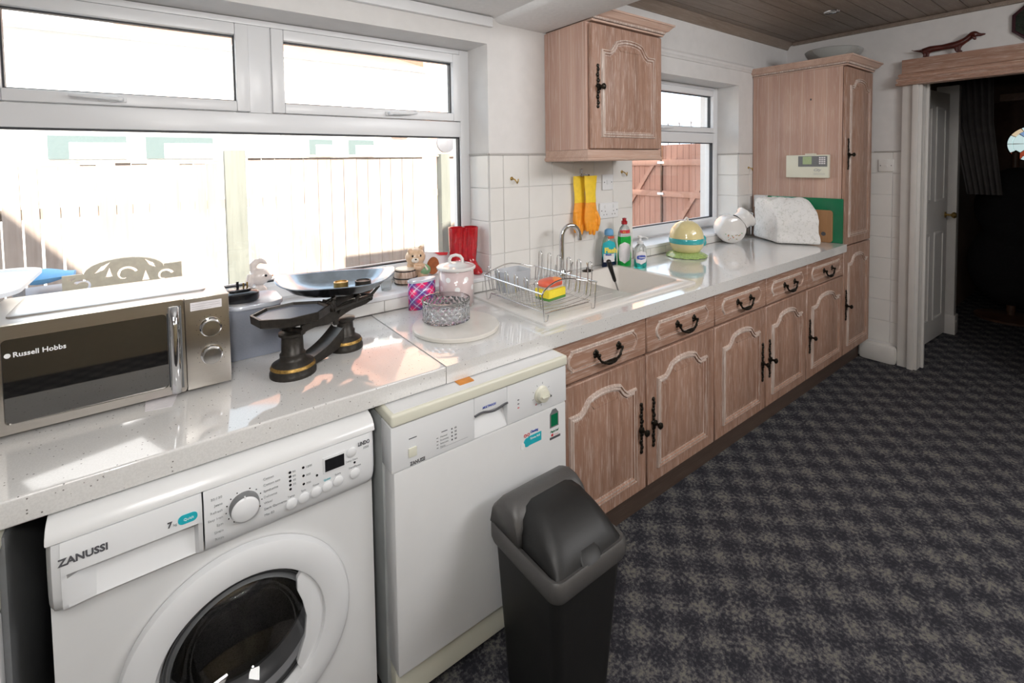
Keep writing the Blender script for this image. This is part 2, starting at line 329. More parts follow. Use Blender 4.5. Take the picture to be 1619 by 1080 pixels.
# ------------------------------------------------------------------ geometry helpers
class G:
    def __init__(s): s.v = []; s.f = []; s.m = []; s.uv = {}
    def add(s, vs, fs, mi=0):
        b = len(s.v); s.v += [tuple(v) for v in vs]
        for f in fs: s.f.append([b + i for i in f]); s.m.append(mi)
        return b
    def box(s, x0, y0, z0, x1, y1, z1, mi=0):
        if x0 > x1: x0, x1 = x1, x0
        if y0 > y1: y0, y1 = y1, y0
        if z0 > z1: z0, z1 = z1, z0
        s.add([(x0, y0, z0), (x1, y0, z0), (x1, y1, z0), (x0, y1, z0), (x0, y0, z1), (x1, y0, z1), (x1, y1, z1), (x0, y1, z1)],
              [(0, 3, 2, 1), (4, 5, 6, 7), (0, 1, 5, 4), (1, 2, 6, 5), (2, 3, 7, 6), (3, 0, 4, 7)], mi); return s
    def hexa(s, b, t, mi=0):
        s.add(list(b) + list(t), [(3, 2, 1, 0), (4, 5, 6, 7), (0, 1, 5, 4), (1, 2, 6, 5), (2, 3, 7, 6), (3, 0, 4, 7)], mi); return s
    def loops(s, L, mi=0, cap0=True, cap1=True, closed=True, mis=None):
        n = len(L[0]); vs = [p for l in L for p in l]; fs = []; base = len(s.v)
        s.v += [tuple(v) for v in vs]
        for k in range(len(L) - 1):
            for i in range(n if closed else n - 1):
                j = (i + 1) % n
                s.f.append([base + k * n + i, base + k * n + j, base + (k + 1) * n + j, base + (k + 1) * n + i]); s.m.append(mis[k] if mis else mi)
        if cap0: s.f.append([base + i for i in range(n)][::-1]); s.m.append(mis[0] if mis else mi)
        if cap1: s.f.append([base + (len(L) - 1) * n + i for i in range(n)]); s.m.append(mis[-1] if mis else mi)
        return s
    def prism(s, poly, axis, a0, a1, mi=0):
        def P(u, v, a): return {'x': (a, u, v), 'y': (u, a, v), 'z': (u, v, a)}[axis]
        if axis == 'y': a0, a1 = a1, a0
        return s.loops([[P(u, v, a0) for u, v in poly], [P(u, v, a1) for u, v in poly]], mi)
    def lathe(s, prof, c=(0, 0, 0), seg=32, mi=0, axis='z', cap0=True, cap1=True, sx=1, sy=1, mis=None):
        L = []
        for r, h in prof:
            l = []
            for i in range(seg):
                a = 2 * pi * i / seg; p = (r * cos(a) * sx, r * sin(a) * sy, h)
                if axis == 'y': p = (p[0], -p[2], p[1])      # profile height runs towards the room (-y)
                elif axis == 'x': p = (-p[2], p[0] * -1, p[1])
                l.append((c[0] + p[0], c[1] + p[1], c[2] + p[2]))
            L.append(l)
        return s.loops(L, mi, cap0, cap1, mis=mis)
    def tube(s, pts, r, seg=8, mi=0, closed=False):
        pts = [Vector(p) for p in pts]; n = len(pts); rr = r if isinstance(r, (list, tuple)) else [r] * n
        L = []; up = None
        for i, p in enumerate(pts):
            if closed: t = (pts[(i + 1) % n] - pts[i - 1])
            else: t = pts[min(i + 1, n - 1)] - pts[max(i - 1, 0)]
            t = t.normalized() if t.length > 1e-9 else Vector((0, 0, 1))
            if up is None:
                up = Vector((0, 0, 1)) if abs(t.z) < 0.9 else Vector((1, 0, 0))
            a = up - t * up.dot(t)
            if a.length < 1e-6: a = Vector((1, 0, 0)).cross(t)
            a.normalize(); up = a; b = t.cross(a)
            L.append([tuple(p + (a * cos(2 * pi * k / seg) + b * sin(2 * pi * k / seg)) * rr[i]) for k in range(seg)])
        if closed: return s.loops(L + [L[0]], mi, False, False)
        return s.loops(L, mi)
    def ball(s, c, r, seg=20, rings=12, mi=0, rot=None):
        if not isinstance(r, (tuple, list)): r = (r, r, r)
        L = []
        for k in range(1, rings):
            ph = pi * k / rings
            L.append([(r[0] * sin(ph) * cos(2 * pi * i / seg), r[1] * sin(ph) * sin(2 * pi * i / seg), -r[2] * cos(ph)) for i in range(seg)])
        top = (0, 0, r[2]); bot = (0, 0, -r[2])
        b = len(s.v); pts = [p for l in L for p in l] + [top, bot]
        if rot is not None: pts = [tuple(rot @ Vector(p)) for p in pts]
        s.v += [(p[0] + c[0], p[1] + c[1], p[2] + c[2]) for p in pts]
        for k in range(len(L) - 1):
            for i in range(seg):
                j = (i + 1) % seg; s.f.append([b + k * seg + i, b + k * seg + j, b + (k + 1) * seg + j, b + (k + 1) * seg + i]); s.m.append(mi)
        t = b + len(L) * seg
        for i in range(seg):
            j = (i + 1) % seg
            s.f.append([b + (len(L) - 1) * seg + i, b + (len(L) - 1) * seg + j, t]); s.m.append(mi)
            s.f.append([b + j, b + i, t + 1]); s.m.append(mi)
        return s
    def xf(s, mat, start=0):
        for i in range(start, len(s.v)): s.v[i] = tuple(mat @ Vector(s.v[i]))
        return s
    def obj(s, name, mats, parent=None, bevel=0, smooth=None, seg=2, remesh=None, sub=0, fix=True):
        me = bpy.data.meshes.new(name); me.from_pydata(s.v, [], s.f)
        if not isinstance(mats, (list, tuple)): mats = [mats]
        for m_ in mats: me.materials.append(M[m_] if isinstance(m_, str) else m_)
        me.polygons.foreach_set('material_index', s.m)
        if fix or bevel:
            bm = bmesh.new(); bm.from_mesh(me)
            if fix: bmesh.ops.recalc_face_normals(bm, faces=bm.faces)
            if bevel:
                es = [e for e in bm.edges if len(e.link_faces) == 2 and e.calc_face_angle(0) > radians(35)]
                bmesh.ops.bevel(bm, geom=es, offset=bevel, segments=seg, profile=0.6, affect='EDGES', clamp_overlap=True)
            bm.to_mesh(me); bm.free()
        if smooth is None: smooth = 40
        me.polygons.foreach_set('use_smooth', [True] * len(me.polygons)); me.set_sharp_from_angle(angle=radians(smooth))
        o = bpy.data.objects.new(name, me); COL.objects.link(o)
        if remesh:
            md = o.modifiers.new('fuse', 'REMESH'); md.mode = 'VOXEL'; md.voxel_size = remesh; md.use_smooth_shade = True
            sm = o.modifiers.new('soften', 'SMOOTH'); sm.factor = 0.6; sm.iterations = 4
        if sub:
            sd = o.modifiers.new('sub', 'SUBSURF'); sd.levels = sub; sd.render_levels = sub
        par(o, parent); me.update(); return o
def par(o, parent):
    if parent is None: return
    o.parent = parent
    o.matrix_parent_inverse = Matrix.Translation(-Vector(parent.location))
def thing(name, label, cat, loc, group=None):
    o = bpy.data.objects.new(name, None); COL.objects.link(o); o.empty_display_size = 0.05; o.location = loc
    return tag(o, label, cat, group)
def tag(o, label, cat, group=None, kind=None):
    o['label'] = label; o['category'] = cat
    if group: o['group'] = group
    if kind: o['kind'] = kind
    return o
def struct(o): o['kind'] = 'structure'; return o
def copy_tree(o, d, parent=None):
    c = o.copy(); COL.objects.link(c)
    if parent is None: c.location = Vector(o.location) + Vector(d)
    else: c.parent = parent
    for ch in [x for x in bpy.data.objects if x.parent == o]: copy_tree(ch, d, c)
    return c
def rrect(x0, y0, x1, y1, r, n=5):
    P = []
    for cx, cy, a0 in ((x1 - r, y1 - r, 0), (x0 + r, y1 - r, 90), (x0 + r, y0 + r, 180), (x1 - r, y0 + r, 270)):
        for i in range(n + 1):
            a = radians(a0 + 90 * i / n); P.append((cx + r * cos(a), cy + r * sin(a)))
    return P
def text(s, size, loc, mat, parent, name='lettering', rot=(pi / 2, 0, 0), sx=1.0, bold=0.0, shear=0, align='LEFT', depth=0.0004):
    cu = bpy.data.curves.new(name, 'FONT'); cu.body = s; cu.size = size; cu.extrude = depth; cu.offset = bold; cu.shear = shear; cu.align_x = align
    cu.resolution_u = 2
    t = bpy.data.objects.new('tmp', cu); COL.objects.link(t); bpy.context.view_layer.update()
    me = bpy.data.meshes.new_from_object(t); bpy.data.objects.remove(t)
    mat4 = Matrix.Translation(loc) @ (Matrix.Rotation(rot[2], 4, 'Z') @ Matrix.Rotation(rot[1], 4, 'Y') @ Matrix.Rotation(rot[0], 4, 'X')) @ Matrix.Diagonal((sx, 1, 1, 1))
    me.transform(mat4); me.materials.clear(); me.materials.append(M[mat]); me.name = name
    o = bpy.data.objects.new(name, me); COL.objects.link(o); par(o, parent); return o

# ------------------------------------------------------------------ room shell
ZT = 1.512
def tiles_y(parent, xs, zs, y, t=0.004, g=0.0012):      # tiles facing the room on a wall at y
    for a, b in zip(xs[:-1], xs[1:]):
        for c, d in zip(zs[:-1], zs[1:]):
            G().box(a + g, y - t + random.uniform(0, .0006), c + g, b - g, y, d - g).obj('tile', 'tile', parent, bevel=0.0012, seg=1)
def tiles_x(parent, ys, zs, x, sgn, t=0.004, g=0.0012):
    for a, b in zip(ys[:-1], ys[1:]):
        for c, d in zip(zs[:-1], zs[1:]):
            G().box(x, a + g, c + g, x + sgn * t, b - g, d - g).obj('tile', 'tile', parent, bevel=0.0012, seg=1)
floor = struct(G().box(-3.3, -3.6, -0.1, 6.0, 0.2, 0.0).obj('floor', 'carpet'))
XL, XR = -2.0, -0.338; SX0, SX1 = 0.67, 1.88; ZB, ZH = 0.955, 2.012
g = G()
g.box(-3.3, 0, 0, XL, .30, 2.28); g.box(XR, 0, 0, SX0, .30, 2.6); g.box(SX1, 0, 0, 2.77, .30, 2.6)
g.box(XL, 0, ZH, XR, .30, 2.28); g.box(SX0, 0, ZH, SX1, .30, 2.6)
g.box(XL, 0, 0, XR, .30, ZB); g.box(SX0, 0, 0, SX1, .30, ZB)
wall_back = struct(g.obj('wall_back', 'plaster'))
rows = [0.907, 1.055, 1.2075, 1.36, ZT]
cols = [XR] + [-.26 + .152 * k for k in range(0, 7)]; cols = [c for c in cols if c < SX0 - .02] + [SX0]
tiles_y(wall_back, cols, rows, 0)
tiles_y(wall_back, [SX1, 2.03, 2.078], rows, 0)
tiles_x(wall_back, [0.002, 0.155], [.972, 1.055, 1.2075, 1.36, ZT], XR, -1)
tiles_x(wall_back, [0.002, 0.155], [.972, 1.055, 1.2075, 1.36, ZT], SX1, -1)
wt = struct(G().box(XR, -.007, ZT, SX0, 0, ZT + .009).box(SX1, -.007, ZT, 2.078, 0, ZT + .009).box(XR - .008, 0, ZT, XR, .155, ZT + .009).box(SX1 - .008, 0, ZT, SX1, .155, ZT + .009).obj('trim_1', 'grout'))
# plastic sills of both windows, with a tiled riser below
for i, (a, b, ex) in enumerate(((XL, XR, .045), (SX0, SX1, .03))):
    s_ = struct(G().box(a, -ex, .954, b + (0.0 if i else 0.0), .165, .971).obj('trim_%d' % (i + 2), 'upvc', bevel=.003))
    struct(G().box(a, -ex + .004, .908, b, -.001, .954).obj('trim_%d' % (i + 4), 'grout'))
    r_ = bpy.data.objects['trim_%d' % (i + 4)]
    xs = [a]; x = -.26 - .152 * 20
    while x < b - .02:
        if x > a + .02: xs.append(x)
        x += .152
    xs.append(b); tiles_y(r_, xs, [.9085, .953], -ex + .004, .003)
# moulding above the small window + cove lines above the main window
g = G(); prof = [(0, 2.115), (-.008, 2.118), (-.012, 2.128), (-.020, 2.134), (-.022, 2.150), (-.014, 2.158), (-.010, 2.166), (0, 2.168)]
g.prism(prof, 'x', .58, 2.07); struct(g.obj('trim_6', 'plaster'))
struct(G().box(-3.2, -.022, 2.085, XR + .02, 0, 2.128).obj('trim_7', 'upvc', bevel=.004))
# ceilings: low stippled part with a beam, higher timber-clad part beyond it
struct(G().box(-3.3, -3.6, 2.132, -.24, .0, 2.25).obj('ceiling', 'ceiling_white'))
g = G(); prof = [(-.30, 2.135), (-.285, 2.118), (-.262, 2.112), (0.0, 2.108), (.012, 2.112), (.012, 2.5), (-.24, 2.5), (-.24, 2.135)]
g.prism(prof, 'y', -3.6, 0); struct(g.obj('trim_15', 'ceiling_white'))
ceil2 = struct(G().box(.0, -3.6, 2.425, 2.77, 0, 2.55).obj('ceiling', 'clad'))
k = 0; y = 0.0
while y > -3.5:
    w_ = .098; G().box(.013, y - w_ + .0022, 2.412 + .0008 * (k % 2), 2.648, y - .0008, 2.4245).obj('plank', 'clad', ceil2, bevel=.001, seg=1); y -= w_; k += 1
struct(G().prism([(0, 2.411), (-.05, 2.411), (-.045, 2.40), (-.02, 2.385), (-.008, 2.36), (0, 2.36)], 'x', .013, 2.65).obj('trim_8', 'clad'))
struct(G().box(2.625, -3.5, 2.385, 2.65, -.05, 2.412).obj('trim_9', 'clad', bevel=.004))
# far wall with the opening into the hall
DY0, DY1 = -.86, -1.62
g = G(); g.box(2.65, DY0, 0, 2.77, 0, 2.6); g.box(2.65, DY1, 2.0, 2.77, DY0, 2.6); g.box(2.65, -3.6, 0, 2.77, DY1, 2.6)
wall_far = struct(g.obj('wall_far', 'plaster'))
zs = [0.0, .14]; z = .14
while z < ZT - .01: z += .1524; zs.append(min(z, ZT))
tiles_x(wall_far, [-.755, -.706, -.556], [z for z in zs if z > .1], 2.65, -1)
struct(G().box(2.636, -.755, ZT, 2.65, -.6, ZT + .008).obj('trim_10', 'grout'))
g = G(); g.box(2.618, DY0 - .005, 0, 2.66, -.757, 1.985); g.box(2.60, DY0 + .012, 0, 2.618, DY0 + .045, 1.985)
g.box(2.66, DY0 - .006, 0, 2.79, DY0 + .001, 2.0); g.box(2.70, DY0 - .022, 0, 2.73, DY0 - .006, 2.0)
struct(g.obj('trim_11', 'paint_white', bevel=.004))
struct(G().box(2.575, -.757, 0, 2.652, -.54, .13).obj('baseboard_far', 'paint_white', bevel=.03))
# side of the room behind and left of the camera
struct(G().box(-3.4, -3.6, 0, -3.3, .3, 2.6).obj('wall_left', 'plaster'))
struct(G().box(-3.3, -3.7, 0, 2.77, -3.6, 2.6).obj('wall_front', 'creamwall'))

# ------------------------------------------------------------------ windows
YF, YB = .160, .235      # inner face and outer face of the frames
def frame_rect(g, x0, z0, x1, z1, w, y0, y1, mi=0, wt=None, wb=None, wr=None):
    wt = wt or w; wb = wb or w; wr = wr or w
    g.box(x0, y0, z0, x0 + w, y1, z1, mi); g.box(x1 - wr, y0, z0, x1, y1, z1, mi)
    g.box(x0 + w, y0, z1 - wt, x1 - wr, y1, z1, mi); g.box(x0 + w, y0, z0, x1 - wr, y1, z0 + wb, mi)
def casement(x0, z0, x1, z1, parent, hx, hdir):
    g = G()
    for (a, b, c, d) in ((x0, z0, x0 + .042, z1), (x1 - .042, z0, x1, z1)): g.box(a, YF - .012, b, c, YB - .02, d)
    g.box(x0 + .042, YF - .012, z1 - .040, x1 - .042, YB - .02, z1); g.box(x0 + .042, YF - .012, z0, x1 - .042, YB - .02, z0 + .036)
    c = g.obj('casement', 'upvc', parent, bevel=.005)
    gx0, gx1, gz0, gz1 = x0 + .042, x1 - .042, z0 + .036, z1 - .040
    g = G(); frame_rect(g, gx0, gz0, gx1, gz1, .005, YF + .012, YF + .032); g.obj('gasket', 'gasket', c)
    G().box(gx0, YF + .022, gz0, gx1, YF + .026, gz1).obj('pane', 'glass', c)
    g = G(); zc = z0 + .018; g.prism([(hx - .035, zc - .008), (hx + .035, zc - .008), (hx + .035, zc + .008), (hx - .035, zc + .008)], 'y', YF - .020, YF - .012)
    g.lathe([(.009, 0), (.009, .022), (.006, .026)], (hx + .02 * hdir * -1, YF - .02, zc), 12, axis='y')
    g.tube([(hx - .02 * hdir, YF - .040, zc), (hx + .05 * hdir, YF - .043, zc + .002), (hx + .10 * hdir, YF - .040, zc + .006)], [.007, .006, .005], 8)
    g.obj('window_handle', 'white_plastic', c, bevel=.0015)
def window(n, x0, x1, top_l, mull, cz0, hs):
    g = G(); frame_rect(g, x0, .972, x1, 2.010, .050, YF, YB, wb=.070, wt=.022); 
    g.box(x0 + .05, YF, 1.601, x1 - .05, YB, 1.672)
    for m0, m1 in mull: g.box(m0, YF, 1.672, m1, YB, 1.988)
    w = struct(g.obj('window_%d' % n, 'upvc', bevel=.004))
    a, b = x0 + .05, x1 - .05
    g = G(); frame_rect(g, a, 1.042, b, 1.601, .006, YF + .012, YF + .034); g.obj('gasket', 'gasket', w)
    G().box(a, YF + .024, 1.042, b, YF + .028, 1.601).obj('pane', 'glass', w)
    g = G(); g.prism([(YF, 1.042), (YF - .012, 1.030), (YF - .012, .985), (YF, .972)], 'x', x0 + .01, x1 - .01); g.obj('sill_bead', 'upvc', w)
    for (c0, c1, hx, hd) in hs: casement(c0, 1.675, c1, 1.985, w, hx, hd)
    return w
w1 = window(1, XL, XR, None, [(-1.275, -1.20)], 0, [(-1.945, -1.275, -1.66, -1), (-1.20, -.388, -.73, 1)])
w2 = window(2, SX0, SX1, None, [], 0, [(SX0 + .04, SX1 - .04, 1.16, 1)])

# ------------------------------------------------------------------ hall beyond the opening
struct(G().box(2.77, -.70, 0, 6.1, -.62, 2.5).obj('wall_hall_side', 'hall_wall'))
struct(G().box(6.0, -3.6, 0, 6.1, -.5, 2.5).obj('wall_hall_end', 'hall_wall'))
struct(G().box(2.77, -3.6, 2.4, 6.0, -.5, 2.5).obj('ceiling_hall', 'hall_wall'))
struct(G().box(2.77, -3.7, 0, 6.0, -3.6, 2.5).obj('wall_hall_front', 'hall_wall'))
# opened white panelled door lying back along the hall side wall
d = bpy.data.objects.new('door_1', None); COL.objects.link(d); d.location = (3.2, -.745, 0); d['kind'] = 'structure'
def hp(x): return -.738 - (x - 2.95) * .055
leaf = G(); leaf.box(2.95, -.035, .02, 3.66, 0, 1.98)
for zz in ((.18, .88), (1.12, 1.86)):
    for xx in ((3.04, 3.24), (3.34, 3.56)):
        leaf.box(xx[0], -.043, zz[0], xx[0] + .022, -.035, zz[1]); leaf.box(xx[1] - .022, -.043, zz[0], xx[1], -.035, zz[1])
        leaf.box(xx[0] + .022, -.043, zz[0], xx[1] - .022, -.035, zz[0] + .022); leaf.box(xx[0] + .022, -.043, zz[1] - .022, xx[1] - .022, -.035, zz[1])
leaf.xf(Matrix.Translation((2.95, -.738, 0)) @ Matrix.Rotation(-.055, 4, 'Z') @ Matrix.Translation((-2.95, 0, 0)))
leaf.obj('panelled_leaf', 'paint_white', d, bevel=.003)
kn = G(); kn.lathe([(.024, 0), (.024, .006), (.009, .01), (.009, .035), (.022, .045), (.026, .055), (.018, .068), (.0, .070)], (3.60, -.81, 1.0), 16, axis='y'); kn.obj('door_knob', 'brass', d)
struct(G().box(3.70, -.86, 0, 3.78, -.72, 2.05).box(3.69, -.87, 0, 3.80, -.72, .16).obj('trim_12', 'paint_white', bevel=.006))
# brown front door with an oval stained glass light
fd = bpy.data.objects.new('door_2', None); COL.objects.link(fd); fd.location = (5.9, -1.4, 0); fd['kind'] = 'structure'
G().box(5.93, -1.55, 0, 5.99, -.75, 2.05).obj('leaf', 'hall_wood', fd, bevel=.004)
def em(name, c, s):
    m, t, N, L, b = nt(name); setp(b, color=c, emit=c, es=s, rough=0.3); return m
oval = [(.0, 0)] 
YO, ZO, RY, RZ = -1.065, 1.595, .20, .19
cols_ = [((0.75, 0.95, 0.95), 1.0), ((0.35, 0.55, 0.95), .7), ((0.08, 0.35, 0.04), .6), ((0.75, 0.12, 0.05), .5), ((0.95, 0.75, 0.5), .9), ((.06, .08, .3), .4)]
gm = [em('glowing_stained_glass_%s' % n, c, s) for (c, s), n in zip(cols_, ('clear', 'blue', 'green', 'red', 'amber', 'navy'))]  # glow put into the panes in place of daylight behind the door
def seg_pane(a0, a1, r0, r1, mi, n=6):
    g = G(); P = []
    for i in range(n + 1): a = a0 + (a1 - a0) * i / n; P.append((YO + RY * r1 * cos(a), ZO + RZ * r1 * sin(a)))
    for i in range(n + 1): a = a1 + (a0 - a1) * i / n; P.append((YO + RY * r0 * cos(a), ZO + RZ * r0 * sin(a)))
    g.prism(P, 'x', 5.915, 5.929); g.obj('stained_pane', gm[mi], fd)
for i in range(12): seg_pane(i * pi / 6 + .02, (i + 1) * pi / 6 - .02, .80, 1, [0, 4, 0, 0, 3, 0][i % 6])
for i, mi in enumerate((0, 1, 0, 0, 0, 0, 3, 0)): seg_pane(i * pi / 4 + .03, (i + 1) * pi / 4 - .03, .34, .78, mi)
for i in range(3): seg_pane(i * 2 * pi / 3 + .06, (i + 1) * 2 * pi / 3 - .06, .04, .31, (2, 5, 2)[i])
g = G(); n = 40
g.tube([(5.915, YO + RY * 1.02 * cos(2 * pi * i / n), ZO + RZ * 1.02 * sin(2 * pi * i / n)) for i in range(n)], .008, 6, closed=True); g.obj('oval_frame', 'dark_rim', fd)
struct(G().box(5.90, -2.1, 2.06, 6.0, -.8, 2.14).obj('trim_13', 'oak_pale', bevel=.01))
# net curtain pulled back
g = G(); L0, L1 = [], []
for i in range(40):
    t = i / 39; w_ = .02 * sin(t * 40); L0.append((4.0 + w_, -.715 - t * .29, 2.38))
    L1.append((4.0 + w_ * .6, -.87 - t * .21, 1.15))
mid = [((a[0] + b[0]) / 2 + .01, a[1] * .45 + b[1] * .55 + .03, 1.75) for a, b in zip(L0, L1)]
g.loops([L0, mid, L1], closed=False, cap0=False, cap1=False)
cu = g.obj('curtain', 'curtain', smooth=80, fix=False); tag(cu, 'grey net curtain hanging gathered beyond the doorway', 'curtain')
cu.modifiers.new('thickness', 'SOLIDIFY').thickness = .004
# dark coats heaped on a stand
ct = thing('coat_stand', 'dark heap of coats hanging on a stand in the hall', 'coat stand', (4.6, -1.08, 0))
g = G()
for (y, z, ry, rz) in ((-1.10, 1.17, .20, .20), (-1.02, 1.02, .20, .27), (-1.12, .82, .24, .22), (-1.08, .5, .30, .38), (-1.19, 1.02, .14, .1)):
    g.ball((4.6, y, z), (.2, ry, rz))
for i in range(7): g.ball((4.5, -1.02 - .05 * i, 1.15 - .12 * i), (.1, .07, .10))
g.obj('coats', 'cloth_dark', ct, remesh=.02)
G().lathe([(.24, 0), (.24, .02), (.03, .04), (.025, 1.5), (.0, 1.52)], (4.6, -1.08, 0), 20).obj('stand_pole', 'hall_wood', ct)
for i, (y, z) in enumerate(((-1.36, 1.05), (-1.38, .88), (-1.41, .72))):
    pass

# ------------------------------------------------------------------ base cabinets
def path_arch(x0, z0, x1, z1, arch, n=10):
    # closed outline, counter-clockwise seen from the room (-y): cathedral arch on top, shoulders at z1
    xc = (x0 + x1) / 2; w = (x1 - x0); P = [(x0, z0), (x1, z0), (x1, z1)]
    if arch > 0:
        s = w * .14
        # right shoulder step then ogee up to the crown and down again
        xr = x1 - s; xl = x0 + s; P.append((xr, z1))
        for i in range(1, 2 * n):
            t = i / (2 * n); x = xr + (xl - xr) * t; u = abs(2 * t - 1)
            h = (1 - u * u) ** .5 if u < .72 else ((1 - .72 ** 2) ** .5) * (1 - ((u - .72) / .28)) ** 1.5
            P.append((x, z1 + arch * h))
        P.append((xl, z1))
    P.append((x0, z1)); return P
def offset(P, d):
    n = len(P); out = []
    for i in range(n):
        a = Vector(P[i - 1]); b = Vector(P[i]); c = Vector(P[(i + 1) % n])
        e1 = (b - a).normalized(); e2 = (c - b).normalized()
        n1 = Vector((-e1.y, e1.x)); n2 = Vector((-e2.y, e2.x)); m_ = n1 + n2
        if m_.length < 1e-6: m_ = n1
        m_.normalize(); k = d / max(.55, m_.dot(n1)); out.append((b.x + m_.x * k, b.y + m_.y * k))
    return out
def moulding(P, prof, y, parent, mats, name, fieldmat=1):
    g = G(); L = []
    for dd, h in prof: L.append([(x, y - h, z) for x, z in offset(P, dd)])
    mis = [0] * (len(prof) - 1)
    for k_ in range(len(prof) - 1):
        mis[k_] = 0 if k_ in (0, 1, 3, 4, 6) else 1
    n = len(L[0]); b = g.add([p for l in L for p in l], [])
    for k_ in range(len(L) - 1):
        for i in range(n):
            j = (i + 1) % n; g.f.append([b + k_ * n + i, b + k_ * n + j, b + (k_ + 1) * n + j, b + (k_ + 1) * n + i]); g.m.append(mis[k_])
    g.f.append([b + (len(L) - 1) * n + i for i in range(n)]); g.m.append(fieldmat)
    return g.obj(name, mats, parent, smooth=30)
PROF = [(0, 0), (.003, .008), (.008, .0095), (.011, .004), (.016, .008), (.021, .008), (.025, .0012), (.028, .0010), (.052, .008)]
def vhandle(x, zc, y, parent, h=.2, knob=1):
    g = G(); n = 15
    for k_ in range(n):
        t = k_ / (n - 1) - .5; z = zc + t * h * .92; wd = (.0105 if k_ % 2 else .0058) * (1.25 - abs(t) * .9)
        g.ball((x + (.0022 if k_ % 4 == 1 else -.0022 if k_ % 4 == 3 else 0), y - .004, z), (wd, .0045, h * .045), 8, 6)
    for sg in (-1, 1): g.ball((x, y - .003, zc + sg * h * .48), (.0085, .005, .0085), 8, 6)
    g.lathe([(.013, 0), (.014, .006), (.006, .010), (.006, .020), (.013, .026), (.014, .032), (.006, .038)], (x + .004 * knob, y - .004, zc - .005), 12, axis='y')
    return g.obj('handle', 'black_iron', parent)
def bail(x, z, y, parent, w=.125):
    g = G()
    for sg in (-1, 1):
        cx = x + sg * w / 2
        for k_ in range(5):
            a = 2 * pi * k_ / 5 + .3; g.ball((cx + .008 * cos(a), y - .004, z + .012 + .010 * sin(a)), (.0072, .005, .0072), 8, 5)
        g.lathe([(.006, 0), (.006, .016), (.008, .020), (0, .024)], (cx, y - .003, z + .010), 10, axis='y')
    P, Rr = [], []
    for i in range(25):
        t = i / 24; u = t * 2 - 1
        xx = x + w / 2 * (u * (1.08 if abs(u) > .8 else 1.15)); zz = z + .008 - .034 * (1 - abs(u) ** 3.2)
        P.append((xx, y - .018 - .006 * (1 - u * u), zz)); Rr.append(.0042 + .0045 * max(0, 1 - (abs(u) * 2.2) ** 2) + .0014 * (abs(sin(t * 30)) > .8))
    g.tube(P, Rr, 8)
    return g.obj('handle', 'black_iron', parent)
ZD0, ZD1, ZR0, ZR1 = .152, .694, .703, .848
def drawer(x0, x1, parent):
    d_ = G().box(x0 + .003, -.60, ZR0, x1 - .003, -.58, ZR1).obj('drawer', ['oak_x'], parent, bevel=.004, seg=1)
    a, b, c, e = x0 + .058, x1 - .058, ZR0 + .035, ZR1 - .028
    P = [(a + .02, c), (b - .02, c), (b - .02, c + .008), (b - .005, c + .022), (b, (c + e) / 2), (b - .005, e - .022), (b - .02, e - .008), (b - .02, e), (a + .02, e), (a + .02, e - .008), (a + .005, e - .022), (a, (c + e) / 2), (a + .005, c + .022), (a + .02, c + .008)]
    moulding(P, [(0, 0), (.003, .005), (.007, .005), (.010, .001), (.014, .003)], -.60, d_, ['lime', 'oak_x'], 'moulding')
    bail((x0 + x1) / 2 + .015, .768, -.60, d_)
def door(x0, x1, z0, z1, y, parent, hside, arch=.055, th=.02, hz=None, shoulder=None, hh=.2, m=.066):
    d_ = G().box(x0 + .003, y, z0, x1 - .003, y + th, z1).obj('door', ['oak_z'], parent, bevel=.004, seg=1)
    sh = shoulder or z1 - .108
    P = path_arch(x0 + m, z0 + m * .8, x1 - m, sh, arch)
    moulding(P, PROF, y, d_, ['lime', 'oak_z'], 'raised_panel')
    hx = x1 - .036 if hside == 'r' else x0 + .042
    vhandle(hx, hz, y, d_, hh, -1 if hside == 'r' else 1)
    return d_
def carcass(x0, x1, z0, z1, parent, y0=-.58, y1=-.005):
    g = G(); t = .016
    g.box(x0 + .001, y0, z0, x0 + t, y1, z1); g.box(x1 - t, y0, z0, x1 - .001, y1, z1); g.box(x0 + t, y0, z0, x1 - t, y1, z0 + t)
    g.box(x0 + t, y0, z1 - t, x1 - t, y1, z1); g.box(x0 + t, y1 - .006, z0 + t, x1 - t, y1, z1 - t)
    return g
LB = ['oak base cabinet beside the white dishwasher, two arched doors under two drawers',
      'middle oak base cabinet right of the sink, two doors with handles meeting',
      'narrow single-door oak base cabinet beside the tall cupboard']
XD = [-.5, 0, .507, 1.006, 1.515, 2.08]
for (a, b, lab, xs, hs) in ((XD[0], XD[2], LB[0], XD[0:3], 'rl'), (XD[2], XD[4], LB[1], XD[2:5], 'rl'), (XD[4], XD[5], LB[2], XD[4:6], 'l')):
    t = thing('base_cabinet', lab, 'cabinet', ((a + b) / 2, -.3, 0), 'limed oak base cabinets under the worktop')
    g = G(); tt = .016; z0, z1 = .15, .856
    g.box(a + .001, -.579, z0, a + tt, -.01, z1); g.box(b - tt, -.579, z0, b - .001, -.01, z1); g.box(a + tt, -.579, z0, b - tt, -.01, z0 + tt); g.box(a + tt, -.018, z0 + tt, b - tt, -.01, z1)
    g.box(a + tt, -.579, .69, b - tt, -.56, .708); g.box(a + tt, -.579, .846, b - tt, -.50, .856)
    g.obj('carcass', 'oak_z', t)
    for i in range(len(xs) - 1):
        drawer(xs[i], xs[i + 1], t); door(xs[i], xs[i + 1], ZD0, ZD1, -.60, t, hs[i], hz=.41)
pl = tag(G().box(-.5, -.535, 0.0, 2.60, -.52, .148).obj('plinth', 'oak_dark', bevel=.002), 'shade-darkened oak plinth board along the floor under the cabinets', 'plinth')
